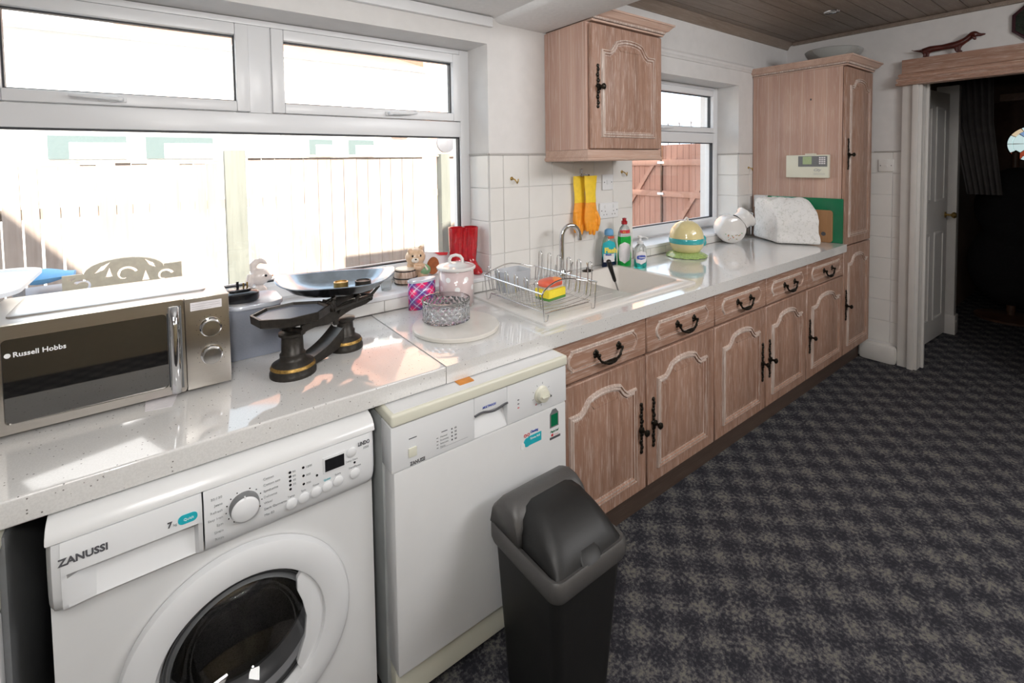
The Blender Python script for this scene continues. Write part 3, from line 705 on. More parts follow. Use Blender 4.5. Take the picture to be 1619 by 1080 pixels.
# tall cupboard
t = thing('tall_cupboard', 'tall limed oak cupboard at the end of the worktop', 'cupboard', (2.33, -.3, 0))
XT0, XT1 = 2.085, 2.585
g = G(); g.box(XT0 + .001, -.579, .15, XT0 + .018, -.004, 2.078); g.obj('side_panel', 'oak_side', t)
g = G(); g.box(XT1 - .018, -.579, .15, XT1, -.004, 2.078); g.box(XT0 + .018, -.579, .15, XT1 - .018, -.004, .166); g.box(XT0 + .018, -.579, 2.06, XT1 - .018, -.004, 2.078); g.box(XT0 + .018, -.012, .166, XT1 - .018, -.004, 2.06); g.obj('carcass', 'oak_z', t)
door(XT0, XT1, ZD0, .882, -.60, t, 'l', hz=.49, shoulder=.77)
door(XT0, XT1, .890, 2.072, -.60, t, 'l', hz=1.50, shoulder=1.955)
def cornice(x0, x1, y0, y1, z0, z1, parent, left=True, right=True, n='cornice'):
    # profile: (outward, height 0..1)
    pr = [(0, 0), (.004, 0), (.006, .14), (.010, .2), (.012, .35), (.024, .45), (.030, .6), (.042, .82), (.046, .84), (.046, 1.0), (0, 1.0)]
    L = []
    for o_, h in pr:
        z = z0 + (z1 - z0) * h; xa = x0 - (o_ if left else 0); xb = x1 + (o_ if right else 0)
        L.append([(xa, y1, z), (xa, y0 - o_, z), (xb, y0 - o_, z), (xb, y1, z)])
    g = G(); g.loops(L, 0, True, True, mis=[0, 0, 1, 0, 0, 0, 0, 0, 0, 0]); c = g.obj(n, ['oak_pale', 'oak_dark'], parent, smooth=25)
    # rope bead along the front and the open sides
    g = G(); zz = z0 + (z1 - z0) * .27
    def run(p, q):
        d_ = Vector(q) - Vector(p); N_ = int(d_.length / .0085)
        for i in range(N_): 
            c_ = Vector(p) + d_ * ((i + .5) / N_); g.ball(tuple(c_), (.0052, .0052, .0072), 6, 4, rot=Matrix.Rotation(.6, 3, d_.normalized().cross(Vector((0, 0, 1)))))
    run((x0, y0 - .012, zz), (x1, y0 - .012, zz))
    if left: run((x0 - .012, y0, zz), (x0 - .012, y1, zz))
    g.obj('rope_bead', 'lime', c)
cornice(XT0, XT1, -.60, -.002, 2.079, 2.142, t)
# wall cupboard
t = thing('wall_cupboard', 'limed oak wall cupboard with an arched door beside the beam', 'cupboard', (.27, -.15, 1.48))
X0, X1 = .0, .532
g = G(); g.box(X0 + .001, -.279, 1.531, X0 + .018, -.004, 2.10); g.obj('side_panel', 'oak_side', t)
g = G(); g.box(X1 - .018, -.279, 1.531, X1, -.004, 2.10); g.box(X0 + .018, -.279, 1.531, X1 - .018, -.004, 1.547); g.box(X0 + .018, -.279, 2.084, X1 - .018, -.004, 2.10); g.box(X0 + .018, -.012, 1.547, X1 - .018, -.004, 2.084); g.obj('carcass', 'oak_z', t)
door(X0 + .012, X1, 1.534, 2.094, -.30, t, 'l', hz=1.815, shoulder=1.985, arch=.062, m=.064, hh=.19)
g = G(); pr = [(-.004, 1.478), (-.286, 1.478), (-.292, 1.484), (-.292, 1.494), (-.286, 1.50), (-.286, 1.530), (-.004, 1.530)]
L = []
for o_, z in ((.0, 1.478), (.006, 1.484), (.006, 1.492), (0, 1.498), (0, 1.530)):
    L.append([(X0 - o_, -.004, z), (X0 - o_, -.290 - o_, z), (X1 - .003 + o_, -.290 - o_, z), (X1 - .003 + o_, -.004, z)])
g.loops(L); g.obj('light_pelmet', 'oak_pale', t, smooth=25)
cornice(X0 + .014, X1, -.30, -.002, 2.101, 2.155, t, left=False)

# ------------------------------------------------------------------ worktops
def slab(xs, ys, z0, z1, holes, name, mat, bevel=.0):
    g = G(); nx, ny = len(xs), len(ys); idx = {}
    def V(i, j, k_):
        if (i, j, k_) not in idx: idx[(i, j, k_)] = len(g.v); g.v.append((xs[i], ys[j], (z0, z1)[k_]))
        return idx[(i, j, k_)]
    solid = lambda i, j: 0 <= i < nx - 1 and 0 <= j < ny - 1 and (i, j) not in holes
    for i in range(nx - 1):
        for j in range(ny - 1):
            if not solid(i, j): continue
            g.f.append([V(i, j, 1), V(i + 1, j, 1), V(i + 1, j + 1, 1), V(i, j + 1, 1)]); g.f.append([V(i, j, 0), V(i, j + 1, 0), V(i + 1, j + 1, 0), V(i + 1, j, 0)])
            for (di, dj, p, q) in ((-1, 0, (i, j + 1), (i, j)), (1, 0, (i + 1, j), (i + 1, j + 1)), (0, -1, (i, j), (i + 1, j)), (0, 1, (i + 1, j + 1), (i, j + 1))):
                if not solid(i + di, j + dj): g.f.append([V(*p, 0), V(*q, 0), V(*q, 1), V(*p, 1)])
    g.m = [0] * len(g.f); return g.obj(name, mat, bevel=bevel, seg=3)
w = slab([-3.2, -.921], [-.618, -.043], .857, .907, set(), 'worktop', 'quartz', .005)
tag(w, 'white speckled worktop slab under the microwave and scales', 'worktop', 'white quartz worktop slabs')
w = slab([-.9195, -.345, .02, .405, .675, 2.084], [-.616, -.505, -.095, -.043, -.028, -.006], .857, .907, {(2, 1), (0, 3), (0, 4), (4, 4)}, 'worktop', 'quartz', .0)
tag(w, 'long white worktop slab holding the sink, reaching the tall cupboard', 'worktop', 'white quartz worktop slabs')
wedge = tag(G().hexa([(-.893, -.655, .846), (-.845, -.655, .846), (-.845, -.60, .846), (-.893, -.60, .846)], [(-.893, -.64, .8565), (-.845, -.64, .8565), (-.845, -.60, .8565), (-.893, -.60, .8565)]).obj('wooden_wedge', 'wedge_wood', bevel=.001), 'small orange wooden wedge between worktop and dishwasher', 'wedge')

# ------------------------------------------------------------------ washing machine
t = thing('washing_machine', 'white front-loading washing machine with a round porthole door', 'washing machine', (-1.44, -.33, 0))
WX0, WX1, WY = -1.741, -1.143, -.615
g = G(); n = 48; CX, CZ, RH = -1.437, .425, .19
z0, z1 = .075, .690
def sqp(a):
    dx, dz = cos(a), sin(a); k_ = min((WX1 - CX if dx > 0 else CX - WX0) / max(abs(dx), 1e-6), (z1 - CZ if dz > 0 else CZ - z0) / max(abs(dz), 1e-6)); return (CX + dx * k_, CZ + dz * k_)
angs = sorted([2 * pi * i / n for i in range(n)] + [atan2(b - CZ, a - CX) % (2 * pi) for a in (WX0, WX1) for b in (z0, z1)])
out_ = [sqp(a) for a in angs]; inn = [(CX + RH * cos(a), CZ + RH * sin(a)) for a in angs]
g.loops([[(x, -.59, z) for x, z in out_], [(x, WY, z) for x, z in out_], [(x, WY, z) for x, z in inn], [(x, -.585, z) for x, z in inn]], 0, False, False)
g.obj('front_panel', 'white_enamel', t, smooth=30)
g = G(); g.box(WX0, -.59, .03, WX0 + .012, -.06, .845); g.box(WX1 - .012, -.59, .03, WX1, -.06, .845); g.box(WX0 + .012, -.072, .03, WX1 - .012, -.06, .845); g.box(WX0 + .012, -.59, .03, WX1 - .012, -.06, .045)
g.obj('cabinet_shell', 'white_enamel', t)
G().box(WX0 + .002, WY + .004, .03, WX1 - .002, -.59, .072).obj('kick_plate', 'white_plastic', t, bevel=.003)
g = G(); prof = [(-.06, .846), (-.06, .853), (-.600, .853), (-.622, .850), (-.638, .843), (-.648, .832), (-.652, .819), (-.60, .819), (-.59, .846)]
g.prism(prof, 'x', WX0 + .001, WX1 - .001); g.obj('top_cover', 'white_enamel', t, bevel=.004, smooth=50)
prof = [(-.595, .818), (-.652, .818), (-.6565, .80), (-.658, .76), (-.656, .72), (-.650, .70), (-.640, .688), (-.622, .682), (-.595, .682)]
g = G()
def endr(o): return [(y + (-.595 - y) * o, .75 + (z - .75) * (1 - o * .25)) for y, z in prof]
XS = [(-1.5055, 0), (-1.20, 0), (-1.165, .02), (-1.152, .10), (-1.144, .35)]
g.loops([[(x, y, z) for y, z in endr(o)] for x, o in XS]); g.obj('control_fascia', 'white_plastic', t, smooth=55)
# detergent drawer with scooped grip
dr = None
g = G(); XS = [(-1.740, .35), (-1.732, .10), (-1.72, .02), (-1.7195, 0)]
g.loops([[(x, y, z) for y, z in endr(o)] for x, o in XS])
up = [(-.595, .818), (-.652, .818), (-.6565, .80), (-.658, .762), (-.640, .760), (-.628, .752), (-.640, .705), (-.646, .690), (-.622, .682), (-.595, .682)]
def upf(f): return [(-.595, .818), (-.652, .818), (-.6565, .80), (-.658, .762), (-.658 + .018 * f, .760), (-.657 + .030 * f, .752), (-.654 + .016 * f, .705), (-.648 + .004 * f, .694), (-.622, .682), (-.595, .682)]
g.loops([[(x, y, z) for y, z in upf(f)] for x, f in ((-1.7195, 0), (-1.712, .1), (-1.675, 1), (-1.522, 1), (-1.516, .1), (-1.5085, 0))])
dr = g.obj('detergent_drawer', 'white_plastic', t, smooth=28)
dial = G().lathe([(.0285, 0), (.0285, .006), (.0275, .012), (.026, .018), (.022, .021), (0, .0215)], (CX + .003, -.657, .763), 40, axis='y', mis=[1, 1, 1, 0, 0]).obj('program_dial', ['white_plastic', 'dial_grey'], t)
G().box(CX + .0018, -.677, .780, CX + .0042, -.668, .790).obj('pointer', 'ink_white', dial)
lab = ['30 / 30', 'Jeans', 'Refresh', 'Easy Iron', 'Spin', 'Drain', 'Rinse']
for i, s_ in enumerate(lab): text(s_, .0072, (CX - .036, -.6582, .797 - i * .0142), 'ink_pale', t, align='RIGHT')
lab = ['Cotton', 'Cotton eco', 'Synthetics', 'Delicates', 'Wool', 'Dark Garments', 'Mix 20']
for i, s_ in enumerate(lab): text(s_, .0072, (CX + .040, -.6582, .800 - i * .0132), 'ink_pale', t)
g = G()
for i in range(14):
    a = radians(70 - i * 24.5); g.lathe([(.0013, 0), (.0013, .0006), (0, .0007)], (CX + .003 + .0335 * cos(a), -.6578, .763 + .0335 * sin(a)), 8, axis='y')
for x, z in [(-1.343, .796 - i * .0095) for i in range(5)] + [(-1.315, .796 - i * .019) for i in range(3)] + [(-1.286, .766), (-1.262, .768), (-1.239, .768), (-1.199, .762)]:
    G().lathe([(.0028, 0), (.0028, .0008), (0, .001)], (x, -.6575, z), 10, axis='y').obj('indicator_light', 'black_plastic', t)
g.obj('dial_marks', 'black_plastic', t)['kind'] = 'stuff'
for i, s_ in enumerate(('90', '60', '40', '30')): text(s_, .007, (-1.338, -.6582, .793 - i * .0095), 'ink_pale', t)
for i, s_ in enumerate(('1200', '900', '700')): text(s_, .007, (-1.310, -.6582, .793 - i * .019), 'ink_pale', t)
for i, (x, z, s_) in enumerate([(-1.342, .724, 'Temp'), (-1.316, .726, 'Spin'), (-1.289, .728, 'Rinse'), (-1.264, .730, 'Quick'), (-1.239, .733, 'Extra'), (-1.199, .735, 'Start/Pause'), (-1.206, .790, 'Delay Start')]):
    b_ = G().lathe([(.0118, 0), (.0118, .003), (.010, .0045), (0, .005)], (x, -.6565, z), 20, axis='y').obj('button', 'white_plastic', t)
    text(s_, .0065, (x, -.6582, z + (.0155 if i < 6 else -.022)), 'teal' if s_ == 'Quick' else 'ink_pale', t, align='CENTER')
dp = G().box(-1.272, -.6595, .762, -1.220, -.656, .800).obj('display_frame', 'white_plastic', t, bevel=.001)
G().box(-1.268, -.6605, .767, -1.224, -.6590, .795).obj('display', 'black_plastic', dp)
text('ZANUSSI', .0180, (-1.722, -.6588, .781), 'ink', t, bold=.0006, sx=.95)
text('LINDO', .013, (-1.190, -.6588, .798), 'ink', t, bold=.0004, sx=.72); text('1000', .009, (-1.178, -.6586, .787), 'ink_pale', t, sx=.8)
text('7', .015, (-1.566, -.6588, .776), 'ink', t, bold=.0005); text('kg', .007, (-1.557, -.6588, .776), 'ink_pale', t)
st = G().prism(rrect(-1.549, .772, -1.5165, .790, .0085), 'y', -.657, -.6588).obj('badge', 'teal', t); text('Quick', .0070, (-1.540, -.6592, .7785), 'ink_white', st)
# porthole
ring = G(); R0 = .225
ring.lathe([(R0, 0), (R0, .010), (R0 - .003, .017), (R0 - .010, .021), (R0 - .030, .024), (R0 - .056, .024), (R0 - .060, .0225), (.158, .006), (.152, -.004), (.150, -.03), (R0 - .03, -.03), (R0 - .03, 0)], (CX, WY - .002, CZ), 72, axis='y', cap0=False, cap1=False)
L_ = ring.obj('porthole_ring', 'white_plastic', t, smooth=35)
g = G(); P = []
for i in range(25):
    a = radians(-48 + 92 * i / 24); P.append((CX + .1625 * cos(a), CZ + .1625 * sin(a)))
P += [(CX + .106, CZ + .100), (CX + .1055, CZ + .072), (CX + .116, CZ + .042), (CX + .124, CZ), (CX + .120, CZ - .045), (CX + .100, CZ - .100)]
g.prism(P, 'y', WY - .004, WY - .018); g.obj('door_grip', 'white_plastic', L_, bevel=.003)
g = G(); g.lathe([(.151, -.01), (.148, .004), (.120, -.05), (.085, -.075), (.04, -.088), (0, -.09)], (CX, WY - .004, CZ), 56, axis='y', cap0=False); g.obj('porthole_glass', 'porthole', L_, smooth=80)
g = G(); g.lathe([(.152, 0), (.152, -.006), (.142, -.008), (.138, 0)], (CX, WY - .009, CZ), 56, axis='y', cap0=False, cap1=False); g.obj('glass_rim', 'dial_grey', L_)
g = G(); g.lathe([(.188, .0), (.176, -.03), (.168, -.05), (.150, -.06), (.157, -.075), (.176, -.085)], (CX, WY + .02, CZ), 56, axis='y', cap0=False, cap1=False); g.obj('door_seal', 'dial_grey', t, smooth=60)
g = G(); g.lathe([(.175, 0), (.232, -.03), (.235, -.30), (.20, -.33), (.06, -.335), (.05, -.31), (0, -.31)], (CX, -.53, CZ), 56, axis='y', cap0=False); dm = g.obj('drum', 'drum', t, smooth=50)
for k_ in range(3):
    a = radians(100 + 120 * k_); g = G(); g.tube([(CX + .212 * cos(a), -.50 + .0, CZ + .212 * sin(a)), (CX + .205 * cos(a), -.36, CZ + .205 * sin(a)), (CX + .212 * cos(a), -.22, CZ + .212 * sin(a))], [.02, .034, .02], 10); g.obj('drum_paddle', 'steel', dm)

# ------------------------------------------------------------------ dishwasher
t = thing('dishwasher', 'white freestanding dishwasher sticking out beyond the worktop, stickers on door', 'dishwasher', (-.81, -.35, 0))
DX0, DX1 = -1.112, -.512
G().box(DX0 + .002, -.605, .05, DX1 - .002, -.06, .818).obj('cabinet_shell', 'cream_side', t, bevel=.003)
g = G(); g.box(DX0, -.678, .8215, DX1 + .002, -.06, .8530); tc_ = g.obj('top_cover', 'cream_plastic', t, bevel=.007, seg=3); G().box(DX0 + .010, -.668, .8531, DX1 - .008, -.07, .8540).obj('top_plate', 'white_enamel', tc_)
dd = G().box(DX0 + .006, -.671, .162, DX1 - .001, -.607, .7005).obj('door', 'white_enamel', t, bevel=.006)
g = G(); g.box(DX0 + .0, -.672, .7025, DX0 + .205 + .042, -.607, .8195)
g.box(DX0 + .362, -.672, .7025, DX1, -.607, .8195); g.box(DX0 + .247, -.672, .768, DX0 + .362, -.607, .8195)
g.hexa([(DX0 + .247, -.671, .7025), (DX0 + .362, -.671, .7025), (DX0 + .362, -.607, .7025), (DX0 + .247, -.607, .7025)], [(DX0 + .247, -.640, .768), (DX0 + .362, -.640, .768), (DX0 + .362, -.607, .768), (DX0 + .247, -.607, .768)])
cp = g.obj('control_panel', 'white_plastic', t, bevel=.0035)
g = G(); g.tube([(DX0 + .247 + .115 * i / 16, -.6735, .768 + .004 * sin(i / 16 * 2.6 * pi)) for i in range(17)], .0032, 6); g.obj('grip_line', 'ink', cp)
dial = G().lathe([(.0265, 0), (.0265, .004), (.022, .007), (.020, .018), (.016, .020), (0, .0205)], (-.619, -.672, .757), 28, axis='y').obj('program_dial', 'cream_plastic', cp)
g = G(); g.box(-.634, -.700, .754, -.603, -.692, .760); g.obj('dial_grip', 'cream_plastic', dial, bevel=.002)
G().box(-.606, -.7006, .755, -.600, -.6925, .759).obj('pointer', 'ink', dial)
for k_ in range(9):
    a = radians(100 - k_ * 38); g = G(); c_, s2 = cos(a), sin(a); g.box(-.0008, -.6728, .031, .0008, -.672, .037); g.xf(Matrix.Translation((-.619, 0, .757)) @ Matrix.Rotation(a - pi / 2, 4, 'Y')); g.obj('dial_mark', 'ink_red' if k_ == 4 else 'ink_pale', cp)
pb = G().box(-1.066, -.6755, .728, -1.043, -.671, .752).obj('power_button', 'cream_plastic', cp, bevel=.002)
text('ZANUSSI', .0125, (-1.062, -.6725, .706), 'ink', cp, bold=.0004, sx=.85)
text('MULTIWASH', .0095, (-.838, -.6725, .780), 'ink_blue', cp, shear=.2, bold=.0002, sx=.85)
g = G(); g.box(-1.064, -.6726, .775, -1.042, -.672, .777)
for i in range(4): g.box(-.985, -.6726, .748 - i * .009, -.980, -.672, .7495 - i * .009)
g.box(-.97, -.6726, .760, -.952, -.672, .762)
for i in range(4): g.box(-.940, -.6726, .757 - i * .010, -.936, -.672, .761 - i * .010)
g.obj('printed_marks', 'ink', cp)
for i, s_ in enumerate(('Normal', 'Economy', 'Intensive', 'Rinse')): text(s_, .0068, (-.974, -.6725, .747 - i * .009), 'ink_pale', cp)
for i, s_ in enumerate(('65', '55', '50', '65')): text(s_, .0068, (-.930, -.6725, .757 - i * .010), 'ink', cp)
for i in range(3): G().box(-.712, -.6728, .765 - i * .012, -.706, -.672, .7675 - i * .012).obj('indicator_mark', 'ink_red' if i == 2 else 'ink', cp)
G().box(-.975, -.6726, .718, -.888, -.672, .7187).obj('printed_line', 'ink_pale', cp)
G().box(DX0 + .01, -.640, .055, DX1 - .006, -.607, .158).obj('kick_plate', 'cream_plastic', t, bevel=.003)
# stickers
s1 = G().prism([(-.583, .634), (-.547, .634), (-.547, .678), (-.552, .684), (-.558, .692), (-.572, .692), (-.578, .684), (-.583, .678)], 'y', -.671, -.6722).obj('sticker', 'dial_grey', dd); s1['label'] = 'green and black house-shaped sticker'
G().prism([(-.579, .638), (-.551, .638), (-.551, .676), (-.579, .676)], 'y', -.6722, -.6727).obj('green_print', 'green_glass', s1)
text('Maple Leaf', .010, (-.583, -.6725, .618), 'green_glass', dd, shear=.3, sx=.8)
G().box(-.578, -.6724, .606, -.570, -.671, .613).obj('red_print', 'ink_red', dd); text('----------', .006, (-.567, -.6725, .607), 'ink_red', dd)
G().box(-.584, -.6724, .596, -.540, -.671, .603).obj('dark_print', 'ink', dd)
s2 = G(); P = [(-.672, .612), (-.62, .612), (-.62, .640), (-.672, .640)]; s2.prism(P, 'y', -.671, -.6722); s2.lathe([(.014, .0), (.014, .0013), (0, .0014)], (-.676, -.671, .624), 20, axis='y'); s2 = s2.obj('sticker', 'teal', dd); s2['label'] = 'teal rinse bottle sticker'
G().lathe([(.008, 0), (.008, .0015), (0, .0016)], (-.694, -.671, .617), 16, axis='y', sy=1.4).obj('bottle_cap_print', 'ink_white', s2)
text('Rinse Aid', .010, (-.665, -.6725, .628), 'ink_white', s2); text('Cleaning', .011, (-.664, -.6725, .648), 'ink_blue', dd, bold=.0003, sx=.8)
text('oo', .022, (-.690, -.6725, .642), 'ink_red', dd)

# ------------------------------------------------------------------ cream appliance at the left edge
t = thing('tumble_dryer', 'cream and white appliance cut by the left picture edge', 'appliance', (-2.10, -.33, 0))
ax1 = -1.800
G().box(-2.40, -.600, .05, ax1 + .004, -.06, .835).obj('cabinet_shell', 'dial_grey', t, bevel=.003)
G().box(-2.40, -.640, .815, ax1, -.06, .848).obj('top_cover', 'cream_plastic', t, bevel=.008)
c_ = G().box(-2.40, -.634, .712, ax1 - .004, -.602, .812).obj('control_panel', 'cream_plastic', t, bevel=.004)
G().box(-2.40, -.630, .10, ax1 - .004, -.602, .708).obj('door', 'white_enamel', t, bevel=.005)
text('o  on', .009, (-1.828, -.6346, .775), 'ink', c_); g = G()
for i in range(5): g.box(-1.835 + i * .006, -.6346, .738, -1.832 + i * .006, -.634, .7395)
g.obj('printed_marks', 'ink', c_)
struct(G().box(ax1 + .01, -.05, 0, -1.745, -.046, .85).obj('trim_14', 'gasket'))  # black sheet stands in for the shade in the gap between appliances

# ------------------------------------------------------------------ microwave
t = thing('microwave', 'stainless steel microwave oven with a dark mirror door and two dials', 'microwave', (-1.645, -.2, .907))
mx0, mx1, my0, my1, mz0, mz1 = -1.885, -1.418, -.345, -.045, .920, 1.150
b_ = G().box(mx0, my0, mz0, mx1, my1, mz1 - .001).obj('casing', 'steel_top', t, bevel=.004)
g = G(); P = rrect(mx0 + .045, my0 + .052, mx1 - .045, my1 - .03, .02); g.loops([[(x, y, mz1 - .001) for x, y in P], [(x, y, mz1 + .003) for x, y in P], [(mx0 + mx1) / 2 + (x - (mx0 + mx1) / 2) * .975, 0, 0] and [((mx0 + mx1) / 2 + (x - (mx0 + mx1) / 2) * .98, (my0 + my1) / 2 + (y - (my0 + my1) / 2) * .96, mz1 + .0045) for x, y in P]]); g.obj('top_panel', 'steel_top', t)
dx1 = -1.5145
g = G(); P1 = rrect(mx0, mz0 - .002, dx1 - .001, mz1, .006, 4); P2 = rrect(-1.8345, .938, -1.551, 1.121, .010, 4)
g.loops([[(x, my0 + .001, z) for x, z in P1], [(x, my0 - .014, z) for x, z in P1], [(x, my0 - .016, z) for x, z in P2], [(x, my0 - .010, z) for x, z in P2]], 0, True, False); md = g.obj('door', 'steel', t, smooth=30)
g = G(); g.prism(P2, 'y', my0 - .009, my0 - .0115); gl_ = g.obj('door_window', 'dark_glass', md)
g = G(); g.box(-1.5505, my0 - .0165, .938, -1.548, my0 - .0148, 1.121); g.obj('window_edge', 'gasket', md)
g = G(); g.box(-1.548, my0 - .0164, .930, -1.521, my0 - .0148, 1.135); g.obj('handle_recess', 'dial_grey', md)
g = G(); L = []
for i in range(13):
    tt_ = i / 12; z = .922 + tt_ * .215; yo = my0 - .020 - .026 * (1 - (2 * tt_ - 1) ** 4); L.append([(-1.5465 + a * .0205, yo - b * .008, z) for a, b in ((0, 0), (.15, .8), (.5, 1.1), (.85, .8), (1, 0), (.5, -.6))])
g.loops(L); hd = g.obj('door_handle', 'chrome', md, smooth=60)
text('Russell Hobbs', .0150, (-1.8175, my0 - .0120, 1.081), 'ink_white', md, bold=.0003, sx=.98)
G().lathe([(.0052, 0), (.0052, .0008), (0, .0009)], (-1.8255, my0 - .0115, 1.0855), 14, axis='y').obj('logo_dot', 'ink_white', md)
cp = G().box(dx1 + .0005, my0 - .016, mz0 - .002, mx1, my0 + .001, mz1).obj('control_panel', 'steel', t, bevel=.003)
for z in (1.070, .999):
    k_ = G().lathe([(.0245, 0), (.0245, .004), (.0215, .005), (.0205, .018), (.019, .020), (0, .0202)], (-1.4600, my0 - .016, z), 36, axis='y', mis=[1, 1, 0, 0, 0]).obj('knob', ['spun', 'chrome'], cp, smooth=30)
    g = G()
    for i in range(12):
        a = radians(210 - i * 24); g.lathe([(.0009, 0), (.0009, .0005), (0, .0006)], (-1.460 + .031 * cos(a), my0 - .016, z + .031 * sin(a)), 6, axis='y')
    g.obj('dial_marks', 'ink', cp)
st = G().box(-1.502, my0 - .0166, 1.117, -1.434, my0 - .0158, 1.138).obj('notice_sticker', 'card_white', cp)
for i in range(3): G().box(-1.499, my0 - .0170, 1.132 - i * .0055, -1.437 - (i == 2) * .02, my0 - .0166, 1.1326 - i * .0055).obj('printed_line', 'ink_pale', st)
for x in (mx0 + .04, mx1 - .04):
    for y in (my0 + .03, my1 - .03): G().lathe([(.014, .907), (.012, .9205)], (x, y, 0), 12).obj('foot', 'black_plastic', t)
tag(G().prism([(-1.60, -.395), (-1.548, -.405), (-1.535, -.34), (-1.60, -.33)], 'z', .9073, .9083).obj('paper_sheet', 'card_white'), 'white paper corner sticking out under the microwave', 'paper')

# ------------------------------------------------------------------ bread bin, plug
t = thing('bread_bin', 'blue-grey metal bin with a pale rounded lid behind the microwave', 'bin', (-1.36, -.12, .907))
g = G(); P = rrect(-1.412, -.205, -1.262, -.05, .018); g.loops([[(x, y, .908) for x, y in P], [(x, y, 1.055) for x, y in P]]); g.obj('body', 'grey_card', t)
g = G(); P = rrect(-1.412, -.212, -1.252, -.045, .045, 8)
def sc(P, k_, cx, cy): return [(cx + (x - cx) * k_, cy + (y - cy) * k_) for x, y in P]
g.loops([[(x, y, 1.0555) for x, y in P], [(x, y, 1.063) for x, y in P], [(x, y, 1.067) for x, y in sc(P, .97, -1.33, -.13)], [(x, y, 1.064) for x, y in sc(P, .80, -1.33, -.13)]]); g.obj('lid', 'silver_lid', t, smooth=60)
t = thing('electric_plug', 'black three-pin plug lying pins up on a black base', 'plug', (-1.345, -.155, 1.067))
g = G(); g.lathe([(.044, 1.068), (.046, 1.076), (.045, 1.092), (.038, 1.097), (0, 1.097)], (-1.362, -.135, 0), 28, sx=1.1); g.obj('base', 'black_plastic', t)
g = G(); P = rrect(-1.395, -.155, -1.335, -.105, .015); g.loops([[(x, y, 1.0972) for x, y in P], [(x, y, 1.104) for x, y in P]]); g.obj('plug_body', 'black_plastic', t, bevel=.002)
for (x, y, h, w_) in ((-1.370, -.128, .021, .0035), (-1.354, -.128, .015, .0022), (-1.343, -.122, .015, .0022)):
    G().box(x - w_, y - .002, 1.104, x + w_, y + .002, 1.104 + h).obj('pin', 'black_plastic' if h > .02 else 'brass', t)

# ------------------------------------------------------------------ kitchen scales
t = thing('kitchen_scales', 'antique cast iron balance scales with a wide steel pan', 'scales', (-1.19, -.34, .907))
F_ = Vector((-1.273, -.388, .907)); B_ = Vector((-1.100, -.298, .907)); u_ = (B_ - F_).normalized(); v_ = Vector((-u_.y, u_.x, 0))
def L3(a, b, z): p = F_ + u_ * a + v_ * b; return (p.x, p.y, .907 + z)
def pedestal(c, r, h, n):
    prof = [(r, .0), (r * 1.0, .010), (r * .95, .014), (r * .97, .022), (r * .90, .030), (r * .62, .040), (r * .55, .046), (r * .56, .056), (r * .48, .060), (r * .46, h - .014), (r * .58, h - .010), (r * .58, h - .003), (r * .40, h)]
    mis = [0, 0, 0, 1] + [0] * 8
    return G().lathe([(a, b + .907) for a, b in prof], (c.x, c.y, 0), 32, mis=mis).obj(n, ['iron', 'gold'], t, smooth=50)
pedestal(F_, .060, .118, 'front_pedestal'); pedestal(B_, .052, .098, 'rear_pedestal')
g = G(); n = 14; L = []
for i in range(n + 1):
    a = .03 + .135 * i / n; s_ = (2 * i / n - 1); zt = .030 + .050 * max(0, (i / n)) ** 2; zb = .004 + .02 * (i / n) ** 2
    L.append([L3(a, -.022, zb), L3(a, .022, zb), L3(a, .026, zt), L3(a, .018, zt - .006), L3(a, -.018, zt - .006), L3(a, -.026, zt)])
g.loops(L); g.obj('bridge', 'iron', t, smooth=50)
for sgn in (-1, 1):
    g = G(); L = []
    for i in range(13):
        a = .005 + .275 * i / 12; z = .122 + .022 * (i / 12) + .004 * sin(i); h = .011 + .006 * sin(pi * i / 12)
        L.append([L3(a, sgn * .030 - .003, z - h), L3(a, sgn * .030 + .003, z - h), L3(a, sgn * .030 + .003, z + h), L3(a, sgn * .030 - .003, z + h)])
    g.loops(L); g.obj('beam', 'iron', t)
for a, z in ((.0, .120), (.14, .134), (.27, .140)):
    G().tube([L3(a, -.042, z), L3(a, .042, z)], .007, 8).obj('cross_bar', 'iron', t)
for a, b in ((.13, -.014), (.15, .0), (.13, .014)):
    G().tube([L3(a + .01, b * 1.4, .095), L3(a, b * 1.4, .150), L3(a + .004, b * 1.2, .165)], [.009, .006, .007], 8).obj('fulcrum_post', 'iron', t)
G().tube([L3(.0, 0, .112), L3(.0, 0, .150)], .010, 10).obj('platform_stem', 'iron', t)
pc = Vector(L3(.005, .005, 0)); oc = lambda r, rx=1.0: [(pc.x + r * rx * cos(radians(22.5 + 45 * i + 10)), pc.y + r * .78 * sin(radians(22.5 + 45 * i + 10))) for i in range(8)]
g = G(); g.loops([[(x, y, 1.052) for x, y in oc(.088)], [(x, y, 1.058) for x, y in oc(.101)], [(x, y, 1.080) for x, y in oc(.103)], [(x, y, 1.080) for x, y in oc(.096)], [(x, y, 1.072) for x, y in oc(.092)]], 0); pf = g.obj('weight_platform', 'iron', t, smooth=25)
G().loops([[(x, y, 1.0722) for x, y in oc(.0915)], [(x, y, 1.0735) for x, y in oc(.0910)]]).obj('platform_plate', 'grey_card', pf, smooth=25)
G().tube([L3(-.03, 0, .142), L3(.05, 0, .138)], .012, 8).obj('platform_rib', 'iron', t)
